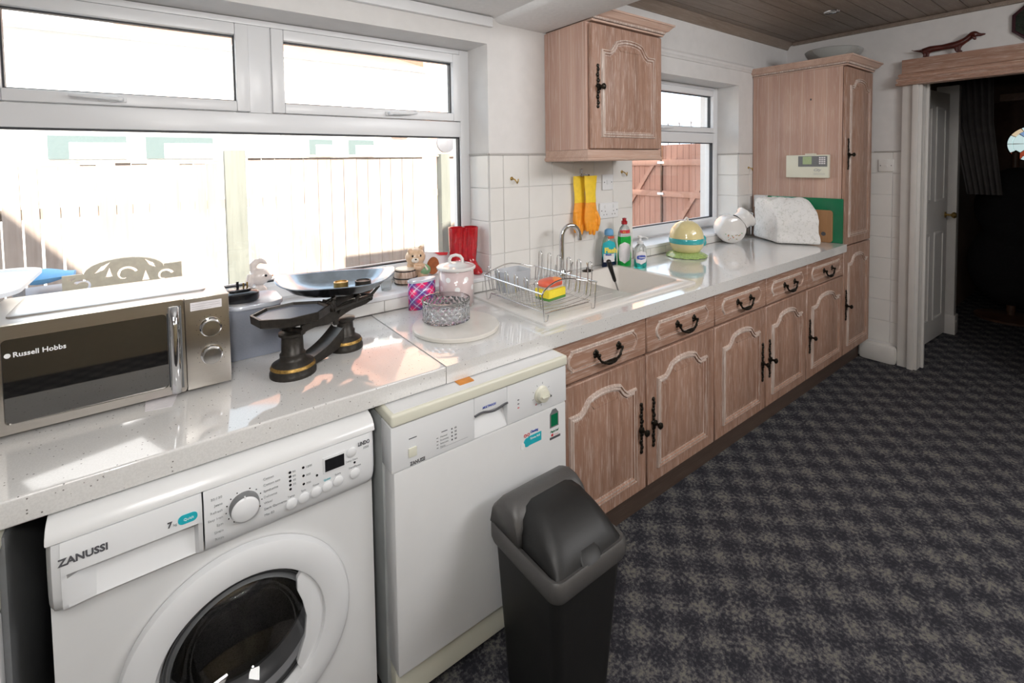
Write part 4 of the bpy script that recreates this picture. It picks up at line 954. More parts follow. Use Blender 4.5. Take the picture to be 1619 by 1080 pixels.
# pan carrier and pan
pcx, pcy = L3(.195, .0, 0)[:2]
g = G()
for sgn in (-1, 1):
    g.tube([L3(.195, sgn * .045, .150), L3(.195, sgn * .055, .166), L3(.20, sgn * .06, .1735)], [.006, .005, .005], 8)
    g.tube([L3(.11, sgn * .045, .148), L3(.27, sgn * .045, .150)], [.0055, .0055], 8)
g.tube([L3(.11, -.045, .148), L3(.11, .045, .148)], .0055, 8); g.tube([L3(.27, -.045, .150), L3(.27, .045, .150)], .0055, 8)
for a in (.11, .27): g.tube([L3(a, -.04, .150), L3(a + (.03 if a > .2 else -.02), -.05, .176)], [.005, .004], 8)
g.obj('pan_carrier', 'iron', t)
g = G(); n = 48
def pan_loop(kx, ky, z, lift=0):
    P = []
    for i in range(n):
        a = 2 * pi * i / n; ca, sa = cos(a), sin(a); e = .72
        x = math.copysign(abs(ca) ** e, ca) * kx; y = math.copysign(abs(sa) ** e, sa) * ky
        p = Vector((pcx - .016, pcy + .012, 0)) + Vector((.93, -.36, 0)) * x + Vector((.36, .93, 0)) * y
        P.append((p.x, p.y, z + lift * (abs(ca) ** 4) ))
    return P
L = [pan_loop(.055, .045, 1.0785), pan_loop(.10, .075, 1.088), pan_loop(.135, .10, 1.101, .006), pan_loop(.162, .118, 1.120, .014), pan_loop(.176, .125, 1.124, .019), pan_loop(.174, .123, 1.126, .019), pan_loop(.160, .116, 1.123, .014), pan_loop(.133, .097, 1.104, .006), pan_loop(.098, .073, 1.091), pan_loop(.052, .042, 1.0815)]
g.loops(L, 0, True, True, mis=[1, 1, 1, 1, 0, 0, 0, 0, 0, ]); g.obj('weighing_pan', ['pan', 'black_plastic'], t, smooth=70)
for i, (dx, dy, r, h, m_) in enumerate(((-.024, -.050, .021, .036, 'brass'), (.040, -.060, .024, .032, 'iron'))):
    w_ = G().lathe([(r, 0), (r, h), (r * .82, h + .001), (r * .8, h - .002), (0, h - .002)], (pcx + dx, pcy + dy, 1.0925), 24).obj('scale_weight', m_)
    tag(w_, ('round brass weight in the scales pan', 'dark iron weight in the scales pan beside the brass one')[i], 'weight')

# ------------------------------------------------------------------ things on the worktop between scales and sink
g = G(); g.lathe([(.147, .9073), (.150, .910), (.150, .919), (.147, .922)], (-.738, -.362, 0), 64); tag(g.obj('marble_board', 'marble'), 'round pale marble board lying beside the sink', 'board')
t = thing('crystal_bowl', 'cut crystal bowl standing on the round marble board', 'bowl', (-.742, -.300, .922))
bc = (-.742, -.302, 0); n = 44
def zig(r, z, amp, ph): return [(bc[0] + (r + amp * (1 if (i + ph) % 2 else 0)) * cos(2 * pi * i / n), bc[1] + (r + amp * (1 if (i + ph) % 2 else 0)) * sin(2 * pi * i / n), z) for i in range(n)]
L = [zig(.078, .9225, 0, 0), zig(.083, .926, .002, 0)] + [zig(.0825, .931 + .0086 * k_, .002, k_) for k_ in range(7)] + [zig(.0845, .989, .0005, 1), zig(.0855, .992, 0, 0), zig(.0855, .9985, 0, 0), zig(.0815, .9985, 0, 0), zig(.0775, .985, 0, 0), zig(.074, .938, 0, 0), zig(.03, .934, 0, 0)]
g = G(); g.loops(L, mis=[0, 0] + [1] * 6 + [0] * 8); g.obj('body', ['crystal', 'crystal_cut'], t, smooth=2)
def uvcyl(name, mat, c, rx, ry, z0, z1, parent, ztop=None, n=48, cap=False, seam=radians(120)):
    me = bpy.data.meshes.new(name); vs, fs = [], []
    for k_ in range(2):
        for i in range(n + 1):
            a = seam + 2 * pi * i / n; zt = z1 if ztop is None else z1 + ztop * cos(a)
            vs.append((c[0] + rx * cos(a), c[1] + ry * sin(a), z0 if k_ == 0 else zt))
    for i in range(n): fs.append((i, i + 1, n + 2 + i, n + 1 + i))
    me.from_pydata(vs, [], fs); uv = me.uv_layers.new(name='UVMap'); r = (rx + ry) / 2
    for p in me.polygons:
        for li in p.loop_indices:
            vi = me.loops[li].vertex_index; i = vi % (n + 1); uv.data[li].uv = (2 * pi * r * i / n, vs[vi][2] - z0)
    me.materials.append(M[mat]); me.polygons.foreach_set('use_smooth', [True] * n)
    o = bpy.data.objects.new(name, me); COL.objects.link(o); par(o, parent); o.modifiers.new('wall', 'SOLIDIFY').thickness = .0018; return o
t = thing('tartan_tin', 'oval pink and blue tartan tin standing below the sill', 'tin', (-.727, -.080, .907))
uvcyl('body', 'tartan', (-.727, -.082), .058, .027, .9085, 1.018, t)
G().lathe([(.056, .9075), (.056, .9095)], (-.727, -.082, 0), 40, sy=.46).obj('base', 'silver_lid', t)
g = G(); g.lathe([(.0585, 1.014), (.0595, 1.017), (.0595, 1.0225), (.058, 1.0245), (0, 1.0245)], (-.727, -.082, 0), 48, sy=.47); g.obj('lid', 'silver_lid', t)
t = thing('pink_canister', 'pale pink spotted canister with a domed lid and loop handle', 'canister', (-.597, -.130, .907))
cc = (-.597, -.130)
uvcyl('body', 'dots', cc, .070, .070, .909, 1.056, t)
G().lathe([(.069, .9075), (.070, .9095)], (*cc, 0), 48).obj('base', 'white_china', t)
g = G(); g.lathe([(.071, 1.052), (.078, 1.056), (.079, 1.063), (.074, 1.067), (.066, 1.064), (.040, 1.076), (.018, 1.081), (0, 1.082)], (*cc, 0), 56); ld = g.obj('lid', 'white_china', t, smooth=50)
g = G(); g.tube([(cc[0] - .026 * .8, cc[1] + .026 * .58, 1.078), (cc[0] - .026 * .8, cc[1] + .026 * .58, 1.092), (cc[0] - .018 * .8, cc[1] + .018 * .58, 1.104), (cc[0], cc[1], 1.109), (cc[0] + .018 * .8, cc[1] - .018 * .58, 1.104), (cc[0] + .026 * .8, cc[1] - .026 * .58, 1.092), (cc[0] + .026 * .8, cc[1] - .026 * .58, 1.078)], .0065, 10); g.obj('handle', 'white_china', ld, smooth=60)

# ------------------------------------------------------------------ things on the main sill
t = thing('bear_figurine', 'pottery bear leaning on a little barrel on the sill', 'figurine', (-.70, .085, .971))
bx, by = -.722, .080
g = G(); g.lathe([(.042, .972), (.046, .985), (.048, 1.003), (.046, 1.022), (.043, 1.034)], (bx, by, 0), 32); ba = g.obj('barrel', 'barrel', t)
for z, r in ((.977, .0445), (1.000, .0485), (1.030, .0445)): G().tube([(bx + r * cos(a), by + r * sin(a), z) for a in [2 * pi * i / 28 for i in range(28)]], .0024, 6, closed=True).obj('hoop', 'cloth_dark', ba)
G().lathe([(.041, 1.0342), (.042, 1.0375), (0, 1.038)], (bx, by, 0), 28).obj('barrel_top', 'bear_muzzle', ba)
hx, hy, hz = -.672, .085, 1.078
g = G(); g.ball((hx, hy, hz), (.043, .040, .038)); g.ball((hx - .030, hy - .012, hz + .030), (.012, .008, .012)); g.ball((hx + .026, hy + .0, hz + .034), (.012, .008, .012))
g.ball((hx + .012, hy + .006, hz - .045), (.030, .026, .028)); g.ball((hx + .035, hy + .012, hz - .070), (.034, .028, .036))
g.tube([(hx + .025, hy - .014, hz - .038), (hx + .004, hy - .032, hz - .043), (hx - .022, hy - .030, hz - .038)], [.013, .012, .012], 10); g.tube([(hx - .01, hy + .02, hz - .038), (hx - .03, hy + .0, hz - .035)], [.012, .012], 10)
g.obj('bear', 'bear_fur', t, remesh=.0032)
g = G(); g.ball((hx - .016, hy - .032, hz - .008), (.016, .014, .012)); g.obj('muzzle', 'bear_muzzle', t)
G().ball((hx - .020, hy - .046, hz - .002), (.0045, .003, .0035), 10, 8).obj('nose', 'black_plastic', t)
for dx, dy in ((-.026, -.029), (.006, -.038)): G().ball((hx + dx, hy + dy, hz + .010), (.0045, .003, .005), 10, 8).obj('eye', 'black_plastic', t)
g = G(); g.ball((hx + .040, hy + .010, hz - .064), (.034, .031, .026)); g.obj('green_dungarees', 'green_cloth', t)
G().tube([(hx + .02, hy - .012, hz - .028), (hx + .038, hy - .018, hz - .045), (hx + .046, hy - .020, hz - .060)], .004, 8).obj('strap', 'bear_muzzle', t)
t = thing('greeting_card', 'white card with a brown round motif leaning behind the bear', 'card', (-.52, .135, .971))
g = G(); g.loops([[(-.612, .148, .972), (-.47, .155, .972), (-.47, .157, .972), (-.612, .150, .972)], [(-.606, .128, 1.086), (-.41, .150, 1.050), (-.41, .152, 1.050), (-.606, .130, 1.086)]]); g.obj('sheet', 'card_white', t)
g = G(); g.loops([[(-.560 + .030 * cos(a), .128 - .001 * 0 + .012, 1.015 + .04 * sin(a)) for a in [2 * pi * i / 24 for i in range(24)]], [(-.560 + .030 * cos(a), .136, 1.015 + .04 * sin(a)) for a in [2 * pi * i / 24 for i in range(24)]]]); g.obj('brown_motif', 'card_brown', t)
G().hexa([(-.53, .131, 1.06), (-.49, .133, 1.055), (-.49, .135, 1.055), (-.53, .133, 1.06)], [(-.56, .126, 1.078), (-.485, .131, 1.068), (-.485, .133, 1.068), (-.56, .128, 1.078)]).obj('red_flash', 'ink_red', t)
# red boots vase
t = thing('boot_vase', 'dark red glazed vase shaped like a pair of boots', 'vase', (-.41, .09, .971))
for i, (x, y) in enumerate(((-.452, .110), (-.392, .088))):
    g = G(); L = []
    def el(cx, cy, z, rx, ry, n=28): return [(cx + rx * cos(2 * pi * k_ / n), cy + ry * sin(2 * pi * k_ / n), z) for k_ in range(n)]
    L = [el(x, y - .030, .973, .026, .056), el(x, y - .032, .982, .029, .060), el(x, y - .028, .996, .027, .052), el(x, y - .012, 1.010, .025, .036), el(x, y, 1.026, .027, .029), el(x, y + .002, 1.05, .031, .031), el(x, y, 1.09, .0345, .033), el(x, y - .002, 1.14, .037, .035), el(x, y - .003, 1.178, .038, .037), el(x, y - .003, 1.183, .0375, .0365), el(x, y - .003, 1.182, .033, .032), el(x, y, 1.10, .027, .027)]
    g.loops(L, 0, True, True); g.obj('boot', 'red_glaze', t, smooth=60)
g = G(); L = [el(-.422, .096, z, .020, .022 + (z - 1.03) * .05) for z in (1.03, 1.10, 1.176)]; g.loops(L); g.obj('joint_web', 'red_glaze', t)
t = thing('small_glass', 'small clear tumbler on the sill behind the scales pan', 'glass', (-.825, .050, .971))
G().lathe([(.020, .9715), (.024, 1.02), (.0225, 1.02), (.018, .976), (0, .976)], (-.825, .04, 0), 24, cap1=False).obj('tumbler', 'clear_plastic', t)
g = G(); g.lathe([(.022, .9715), (.040, .985), (.054, 1.008), (.051, 1.009), (.036, .988), (0, .980)], (-.925, .035, 0), 32); tag(g.obj('brown_bowl', 'brown_bowl'), 'small brown pottery bowl on the sill under the scales pan', 'bowl')
t = thing('rabbit_figurine', 'glossy pinkish white pottery rabbit with a drooping ear', 'figurine', (-1.29, .065, .971))
rx, ry = -1.288, .062
g = G(); g.ball((rx, ry, 1.000), (.040, .032, .034)); g.ball((rx + .006, ry, 1.035), (.028, .024, .028)); g.ball((rx + .008, ry - .004, 1.092), (.033, .029, .030)); g.ball((rx + .036, ry - .010, 1.088), (.012, .012, .010))
g.tube([(rx - .012, ry, 1.112), (rx - .010, ry + .004, 1.134), (rx + .006, ry + .004, 1.149)], [.010, .013, .011], 10); g.tube([(rx + .006, ry + .004, 1.149), (rx + .022, ry, 1.143), (rx + .033, ry - .004, 1.133)], [.010, .008, .003], 10)
g.tube([(rx - .020, ry - .012, 1.105), (rx - .026, ry - .016, 1.080), (rx - .022, ry - .014, 1.062)], [.012, .013, .006], 10); g.ball((rx + .040, ry - .01, .984), (.018, .014, .013)); g.ball((rx - .034, ry, .985), (.014, .014, .013))
g.obj('rabbit', 'rabbit', t, remesh=.003)
for dy in (-.026,): G().ball((rx + .024, ry - .030, 1.098), (.0042, .003, .0045), 10, 8).obj('eye', 'black_plastic', t)
G().ball((rx + .048, ry - .012, 1.092), (.003, .003, .0025), 8, 6).obj('nose', 'ochre', t)

# ------------------------------------------------------------------ sink, tap, dish rack
t = thing('sink', 'white composite sink and drainer set into the long worktop', 'sink', (0, -.3, .907))
g = G(); O = rrect(-.490, -.552, .436, -.080, .012, 5); O2 = rrect(-.486, -.548, .432, -.084, .012, 5)
I0 = rrect(.035, -.492, .402, -.105, .035, 5); I1 = rrect(.040, -.487, .397, -.110, .035, 5); I2 = rrect(.052, -.475, .385, -.122, .05, 5); I3 = rrect(.08, -.45, .36, -.15, .05, 5)
g.loops([[(x, y, .9072) for x, y in O], [(x, y, .914) for x, y in O], [(x, y, .917) for x, y in O2], [(x, y, .917) for x, y in I0], [(x, y, .912) for x, y in I1], [(x, y, .78) for x, y in I2], [(x, y, .765) for x, y in I3]], 0, False, True)
g.obj('basin', 'sink', t, smooth=50)
G().lathe([(.038, .7655), (.038, .768), (.026, .7665), (0, .7665)], (.22, -.30, 0), 24).obj('waste', 'chrome', t)
for i in range(7): G().box(-.455, -.50 + .055 * i, .917, -.02, -.494 + .055 * i, .9182).obj('drainer_ridge', 'sink', t, bevel=.0006, seg=1)
pg = thing('sink_plug', 'dark sink plug lying on the rim behind the bowl', 'plug', (.235, -.093, .917)); G().lathe([(.030, .9175), (.032, .921), (.022, .925), (.008, .927), (.006, .937), (0, .938)], (.20, -.092, 0), 20, sy=.8).obj('stopper', 'black_iron', pg)
G().tube([(.20, -.092, .937), (.198, -.088, .960)], .0018, 6).obj('pull_ring', 'brass', pg)
t = thing('mixer_tap', 'chrome swan-neck mixer tap rising behind the dish rack', 'tap', (-.005, -.115, .917))
tx, ty = -.004, -.118; g = G(); P = [(tx, ty, .95), (tx, ty, 1.095)]
dv = Vector((.098, -.022, 0))
for i in range(1, 13):
    a = pi * i / 12 * .93; P.append((tx + dv.x * (1 - cos(a)) / 2, ty + dv.y * (1 - cos(a)) / 2, 1.11 + .060 * sin(a)))
P.append((P[-1][0] + .003, P[-1][1], P[-1][2] - .028)); g.tube(P, .0115, 16); g.obj('spout', 'chrome', t, smooth=60)
G().lathe([(.026, .9172), (.026, .922), (.020, .926), (.018, .955), (.013, .962)], (tx, ty, 0), 28).obj('tap_body', 'chrome', t, smooth=40)
for sg in (-1, 1):
    g = G(); g.tube([(tx, ty, .936), (tx + sg * .036, ty - .006, .938), (tx + sg * .05, ty - .008, .944)], [.010, .010, .012], 12); g.tube([(tx + sg * .05, ty - .008, .942), (tx + sg * .052, ty - .012, .975), (tx + sg * .056, ty - .018, .992)], [.007, .005, .004], 10); g.obj('lever', 'chrome', t, smooth=60)
# rack
t = thing('dish_rack', 'chrome wire dish rack standing on the sink drainer', 'dish rack', (-.36, -.36, .917))
ra, rb, rc, rd = -.498, -.226, -.545, -.185; RZ_ = 1.020; BZ = .955
def wire(n, pts, r=.0021, closed=False, parent=t): return G().tube(pts, r, 6, closed=closed).obj(n, 'wire', parent, smooth=60)
def bow(y, yo, lift): 
    P = []
    for i in range(17):
        u = i / 16; P.append((ra + (rb - ra) * u, y + yo * sin(pi * u) ** .6 if 0 < u < 1 else y, RZ_ + lift * max(0, sin(pi * u)) ** 1.5))
    return P
wire('rim', [(ra, rc, RZ_), (ra, rd, RZ_)], .0032); wire('rim', [(rb, rc, RZ_), (rb, rd, RZ_)], .0032)
wire('end_handle', bow(rc, .045, .022), .003); wire('end_handle', bow(rd, .02, .026), .003)
for y, s_ in ((rc + .004, 1), (rd - .004, -1)):
    for x, sx_ in ((ra + .008, 1), (rb - .008, -1)):
        wire('leg', [(x - .008 * sx_, y, RZ_), (x, y, .935), (x + .002 * sx_, y, .922), (x + .008 * sx_, y, .9205), (x + .016 * sx_, y, .922), (x + .020 * sx_, y, .942)], .0022)
for y in (rc + .02, rd - .02): wire('base_bar', [(ra + .026, y, .943), (rb - .026, y, .943)], .0028)
for x in (ra + .02, rb - .02): wire('base_bar', [(x, rc + .02, .948), (x, rd - .02, .948)], .0028)
for i in range(11):
    y = rc + .03 + (rd - rc - .06) * i / 10
    wire('base_wire', [(ra, y, RZ_ - .004), (ra + .008, y, .965), (ra + .03, y, .953), ((ra + rb) / 2, y, .947), (rb - .03, y, .953), (rb - .008, y, .965), (rb, y, RZ_ - .004)], .0014)
for side, x, h in ((0, ra, .042), (1, rb, .072)):
    for i in range(6):
        y = rc + .035 + (rd - rc - .07) * i / 5 - (.0 if side else 0); w_ = .010
        sx_ = 1 if side == 0 else -1
        P = [(x + .012 * sx_, y - w_, .962), (x + .002 * sx_, y - w_, RZ_), (x, y - w_, RZ_ + h - .012)] + [(x, y - w_ * cos(a), RZ_ + h - .012 + .012 * sin(a)) for a in (pi * .25, pi * .5, pi * .75)] + [(x, y + w_, RZ_ + h - .012), (x + .002 * sx_, y + w_, RZ_), (x + .012 * sx_, y + w_, .962)]
        wire('plate_prong', P, .0021)
tt2 = thing('plastic_tub', 'frosted grey plastic tub standing inside the dish rack', 'tub', (-.40, -.25, .96))
g = G(); P = rrect(-.475, -.305, -.345, -.215, .012); Q = rrect(-.468, -.298, -.352, -.222, .010)
g.loops([[(x, y, .963) for x, y in Q], [(x, y, 1.045) for x, y in P], [(x, y, 1.045) for x, y in sc(P, .965, -.41, -.26)], [(x, y, .967) for x, y in sc(Q, .96, -.41, -.26)]]); g.obj('tub_body', 'frost_plastic', tt2)
sp = thing('yellow_sponge', 'thick yellow sponge with green scouring base in the dish rack', 'sponge', (-.36, -.45, .96))
Rm = Matrix.Translation((-.355, -.425, 0)) @ Matrix.Rotation(radians(8), 4, 'Z')
g = G().box(-.050, -.036, .966, .050, .036, .997).xf(Rm); g.obj('foam', 'yellow_sponge', sp, bevel=.004); g = G().box(-.050, -.036, .957, .050, .036, .9655).xf(Rm); g.obj('scouring_pad', 'green_pad', sp, bevel=.002)
sb = thing('scrubbing_brush', 'coral and orange scrubbing brush lying on the yellow sponge', 'brush', (-.36, -.42, .997))
g = G()
for i in range(14):
    for j in range(7): g.box(-.044 + .0064 * i, -.028 + .0085 * j, .998, -.041 + .0064 * i, -.025 + .0085 * j, 1.008)
br = g.xf(Rm).obj('bristles', 'bristle', sb); br['kind'] = 'stuff'
g = G(); L = []
for k_, z in ((1.0, 1.008), (1.04, 1.012), (1.0, 1.022), (.86, 1.027)): L.append([(x, y, z) for x, y in sc(rrect(-.050, -.034, .050, .034, .030, 7), k_, 0, 0)])
g.loops(L).xf(Rm); g.obj('brush_back', 'coral_plastic', sb, smooth=50)
g = G(); L = []
for k_, z in ((1.0, 1.0265), (.9, 1.030)): L.append([(x, y, z) for x, y in sc([(-.01, -.026), (.036, -.028), (.044, -.006), (.040, .012), (.016, .004)], k_, .025, -.01)])
g.loops(L).xf(Rm); g.obj('orange_grip', 'orange_plastic', sb)
wb = thing('washing_up_brush', 'black-handled steel brush leaning upright in the sink bowl', 'brush', (.20, -.28, .78))
g = G(); A_, B2 = Vector((.162, -.262, 1.005)), Vector((.262, -.255, .795)); L = []
def lp(k_): return tuple(A_ + (B2 - A_) * k_)
g.tube([lp(0), lp(.02), lp(.12), lp(.3), lp(.48), lp(.52)], [.008, .012, .0125, .010, .009, .007], 12); g.obj('handle', 'black_plastic', wb, smooth=60)
G().tube([lp(.5), lp(.7), lp(.88)], [.0055, .0045, .0045], 10).obj('shaft', 'chrome', wb, smooth=60)
G().tube([lp(.86), lp(.92), lp(.99)], [.009, .016, .017], 12).obj('brush_head', 'black_plastic', wb)
# ------------------------------------------------------------------ bottles
t = thing('spray_cleaner_bottle', 'clear cleaning bottle with blue cap and blue label, nearest the sink plug', 'bottle', (.40, -.058, .907))
c_ = (.402, -.058)
def obl(prof, mat, name, parent, c, sy=.55, n=32, mis=None): return G().lathe(prof, (*c, 0), n, sy=sy, mis=mis).obj(name, mat, parent, smooth=50)
obl([(.048, .9075), (.050, .912), (.051, .945), (.049, .965)], 'navy_liquid', 'liquid', t, c_)
obl([(.0492, .966), (.052, .985), (.050, 1.02), (.043, 1.05), (.030, 1.072), (.024, 1.078)], 'clear_plastic', 'bottle_body', t, c_)
obl([(.025, 1.0785), (.026, 1.090), (.024, 1.104), (.014, 1.112), (0, 1.113)], 'ink_blue' if 0 else 'blue_cloth', 'cap', t, c_, .9)
def label_patch(c, rx, ry, z0, z1, a0, a1, mat, parent, name='label', round_=0, n=14, off=.0012):
    vs, fs = [], []
    rows_ = 8
    for k_ in range(rows_ + 1):
        f = k_ / rows_; z = z0 + (z1 - z0) * f; sh = sqrt(max(0, 1 - (2 * f - 1) ** 2)) ** .5 if round_ else 1; sh = max(sh, .02)
        for i in range(n + 1):
            am = (a0 + a1) / 2; a = am + (a0 - am + (a1 - a0) * i / n) * sh
            vs.append((c[0] + (rx + off) * cos(a), c[1] + (ry + off) * sin(a), z))
    for k_ in range(rows_):
        for i in range(n): q = k_ * (n + 1) + i; fs.append((q, q + 1, q + n + 2, q + n + 1))
    me = bpy.data.meshes.new(name); me.from_pydata(vs, [], fs); me.materials.append(M[mat]); o = bpy.data.objects.new(name, me); COL.objects.link(o); par(o, parent); o.modifiers.new('t', 'SOLIDIFY').thickness = .0005; return o
FA = radians(237)
lb = label_patch(c_, .0515, .0285, .935, 1.055, FA - 1.0, FA + 1.0, 'teal', t, round_=1)
label_patch(c_, .052, .029, .938, .982, FA - .75, FA + .75, 'card_white', t, name='label_lower', off=.0018)
VR = (pi / 2, 0, radians(-33))
def onfront(c, d, z, dx): n_ = Vector((cos(FA), sin(FA), 0)); r_ = Vector((-n_.y, n_.x, 0)); p = Vector((c[0], c[1], 0)) + n_ * d + r_ * dx; return (p.x, p.y, z)
text('Flash', .036, onfront(c_, .040, .990, -.036), 'ink_yellow', t, rot=VR, bold=.0016, sx=.95, depth=.002); 
text('Bleach', .012, onfront(c_, .041, .975, -.030), 'ink_blue', t, rot=VR, bold=.0004, depth=.002)
text('NEW', .014, onfront(c_, .026, 1.064, -.012), 'coral_plastic', t, rot=VR, bold=.001, depth=.004)
t = thing('washing_up_liquid', 'tall green washing-up liquid bottle with a red cap', 'bottle', (.485, -.095, .907)); c_ = (.487, -.093)
obl([(.043, .9075), (.046, .912), (.046, .97), (.040, 1.0), (.046, 1.04), (.044, 1.068)], 'green_liquid', 'liquid', t, c_, .62)
obl([(.0438, 1.0685), (.041, 1.09), (.030, 1.115), (.016, 1.128), (.014, 1.132)], 'clear_plastic', 'bottle_neck', t, c_, .62)
obl([(.0150, 1.1325), (.0165, 1.136), (.0165, 1.150), (.011, 1.153), (.011, 1.163), (.013, 1.166), (0, 1.169)], 'red_glaze', 'cap', t, c_, 1.0)
label_patch(c_, .0465, .029, .925, 1.040, FA - 1.0, FA + .9, 'card_white', t, round_=1); label_patch(c_, .036, .024, 1.086, 1.104, FA - .9, FA + .9, 'ink_red', t, name='neck_label', off=.004)
text('o', .013, onfront(c_, .034, 1.018, -.020), 'green_glass', t, rot=VR, bold=.0004, depth=.002); text('o o', .010, onfront(c_, .0335, 1.091, -.018), 'ink_yellow', t, rot=VR, bold=.0004, depth=.002)
t = thing('soap_dispenser', 'teal hand soap pump bottle with a navy oval label', 'bottle', (.505, -.185, .907)); c_ = (.507, -.183)
obl([(.038, .9075), (.040, .912), (.0405, .945), (.0395, .955)], 'teal_liquid', 'liquid', t, c_, .68)
obl([(.0395, .9555), (.040, .985), (.036, 1.015), (.022, 1.030), (.016, 1.034)], 'clear_plastic', 'bottle_body', t, c_, .68)
obl([(.0165, 1.0345), (.017, 1.048), (.007, 1.052), (.006, 1.066), (.013, 1.068), (.013, 1.076), (0, 1.078)], 'white_plastic', 'pump_collar', t, c_, 1.0)
n_ = Vector((cos(FA + .9), sin(FA + .9), 0)); G().tube([(c_[0], c_[1], 1.073), (c_[0] + n_.x * .03, c_[1] + n_.y * .03, 1.071), (c_[0] + n_.x * .042, c_[1] + n_.y * .042, 1.064)], [.006, .005, .004], 8).obj('pump_nozzle', 'white_plastic', t)
label_patch(c_, .0405, .0276, .930, 1.000, FA - .95, FA + .95, 'card_white', t, round_=1); label_patch(c_, .0405, .0276, .955, .980, FA - .7, FA + .7, 'ink_blue', t, name='oval_print', round_=1, off=.0022)
text('Cussons', .010, onfront(c_, .0335, .964, -.020), 'ink_white', t, rot=VR, bold=.0003, depth=.002)

# ------------------------------------------------------------------ wall things over the sink
def hook(x, z, y, label, grp='brass cup hooks on the tiles'):
    t = thing('cup_hook', label, 'hook', (x, y, z), grp)
    g = G(); g.lathe([(.009, 0), (.009, .002), (.004, .004), (.003, .010)], (x, y, z), 12, axis='y'); g.tube([(x, y - .010, z), (x + .006, y - .020, z - .006), (x + .010, y - .026, z - .016), (x + .016, y - .022, z - .022), (x + .024, y - .018, z - .014), (x + .026, y - .017, z - .002)], .003, 8); g.obj('hook_body', 'brass', t, smooth=60)
hook(-.213, 1.402, -.0045, 'brass hook on the tiles beside the main window'); hook(.575, 1.415, -.0045, 'brass hook above and right of the sockets, under wall cupboard'); hook(2.018, 1.412, -.0045, 'brass hook on the narrow tiled strip by the tall cupboard')
def socket(x0, z0, x1, z1, lab, n, double=False):
    t = thing('wall_socket', lab, 'socket', ((x0 + x1) / 2, -.006, (z0 + z1) / 2)); y = -.0048
    p = G().box(x0, y - .009, z0, x1, y, z1).obj('face_plate', 'white_plastic', t, bevel=.003)
    if double:
        for cx in (x0 + .042, x1 - .042):
            G().box(cx - .006, y - .0125, z1 - .030, cx + .006, y - .009, z1 - .012).obj('switch', 'white_plastic', t, bevel=.001)
            for dx, dz in ((0, -.006), (-.011, -.024), (.011, -.024)): G().box(cx + dx - .0022, y - .0096, (z0 + z1) / 2 + dz - .003 + .002, cx + dx + .0022, y - .0088, (z0 + z1) / 2 + dz + .003 + .002).obj('pin_hole', 'ink', t)
    else:
        G().box((x0 + x1) / 2 - .012, y - .0125, (z0 + z1) / 2 - .012, (x0 + x1) / 2 + .012, y - .009, (z0 + z1) / 2 + .012).obj('switch', 'white_plastic', t, bevel=.0015)
    for sx_ in (x0 + .014, x1 - .014): G().lathe([(.0035, 0), (.003, .0008), (0, .001)], (sx_, y - .009, (z0 + z1) / 2), 10, axis='y').obj('screw', 'ink', t)
socket(.405, 1.318, .491, 1.404, 'white single switch plate on the tiles right of the gloves', 1); socket(.382, 1.162, .534, 1.248, 'white double socket below the single switch plate', 2, True)
gr = None
def glove(x0, dy, flip, lab):
    t = thing('rubber_glove', lab, 'glove', (x0, -.02 - dy, 1.25), 'rubber gloves hanging over the sink'); y = -.022 - dy
    cuff = []
    for z, w_, th in ((1.402, .046, .004), (1.36, .043, .007), (1.31, .040, .008), (1.262, .038, .009)):
        cuff.append([(x0 + w_ * cos(a) + .004 * sin(z * 60), y + th * sin(a) + .002 * sin(a * 3 + z * 40), z) for a in [2 * pi * i / 20 for i in range(20)]])
    G().loops(cuff).obj('cuff', 'yellow_rubber', t, smooth=70)
    g = G(); P = []
    for z, w_, th in ((1.263, .0385, .009), (1.22, .046, .012), (1.18, .050, .014), (1.150, .046, .013)):
        P.append([(x0 + w_ * cos(a), y + th * sin(a), z) for a in [2 * pi * i / 20 for i in range(20)]])
    g.loops(P)
    for k_, (dx, ln, r) in enumerate(((-.035, .052, .0105), (-.0125, .070, .0115), (.0125, .075, .0115), (.035, .056, .0105))):
        dx *= flip; g.tube([(x0 + dx, y - .002 * k_, 1.165), (x0 + dx * 1.05 + .004 * flip, y - .004 - .002 * k_, 1.165 - ln * .55), (x0 + dx * .95 + .006 * flip, y - .002 * k_, 1.165 - ln)], [r * 1.1, r, r * .72], 10)
    g.tube([(x0 + .034 * flip, y - .004, 1.21), (x0 + .044 * flip, y - .016, 1.175), (x0 + .036 * flip, y - .022, 1.140)], [.012, .011, .007], 10)
    g.obj('hand', 'orange_rubber', t, remesh=.0030)
glove(.218, 0, -1, 'left yellow and orange rubber glove hanging by its cuff'); glove(.268, .030, 1, 'right yellow and orange rubber glove hanging in front, nearer the switch')
t = thing('glove_clip', 'small steel clip on the tiles holding the rubber gloves', 'clip', (.245, -.01, 1.42)); G().box(.20, -.046, 1.400, .268, -.040, 1.410).box(.236, -.014, 1.408, .250, -.0045, 1.440).box(.239, -.046, 1.409, .247, -.010, 1.413).obj('clip_body', 'chrome', t, bevel=.001)

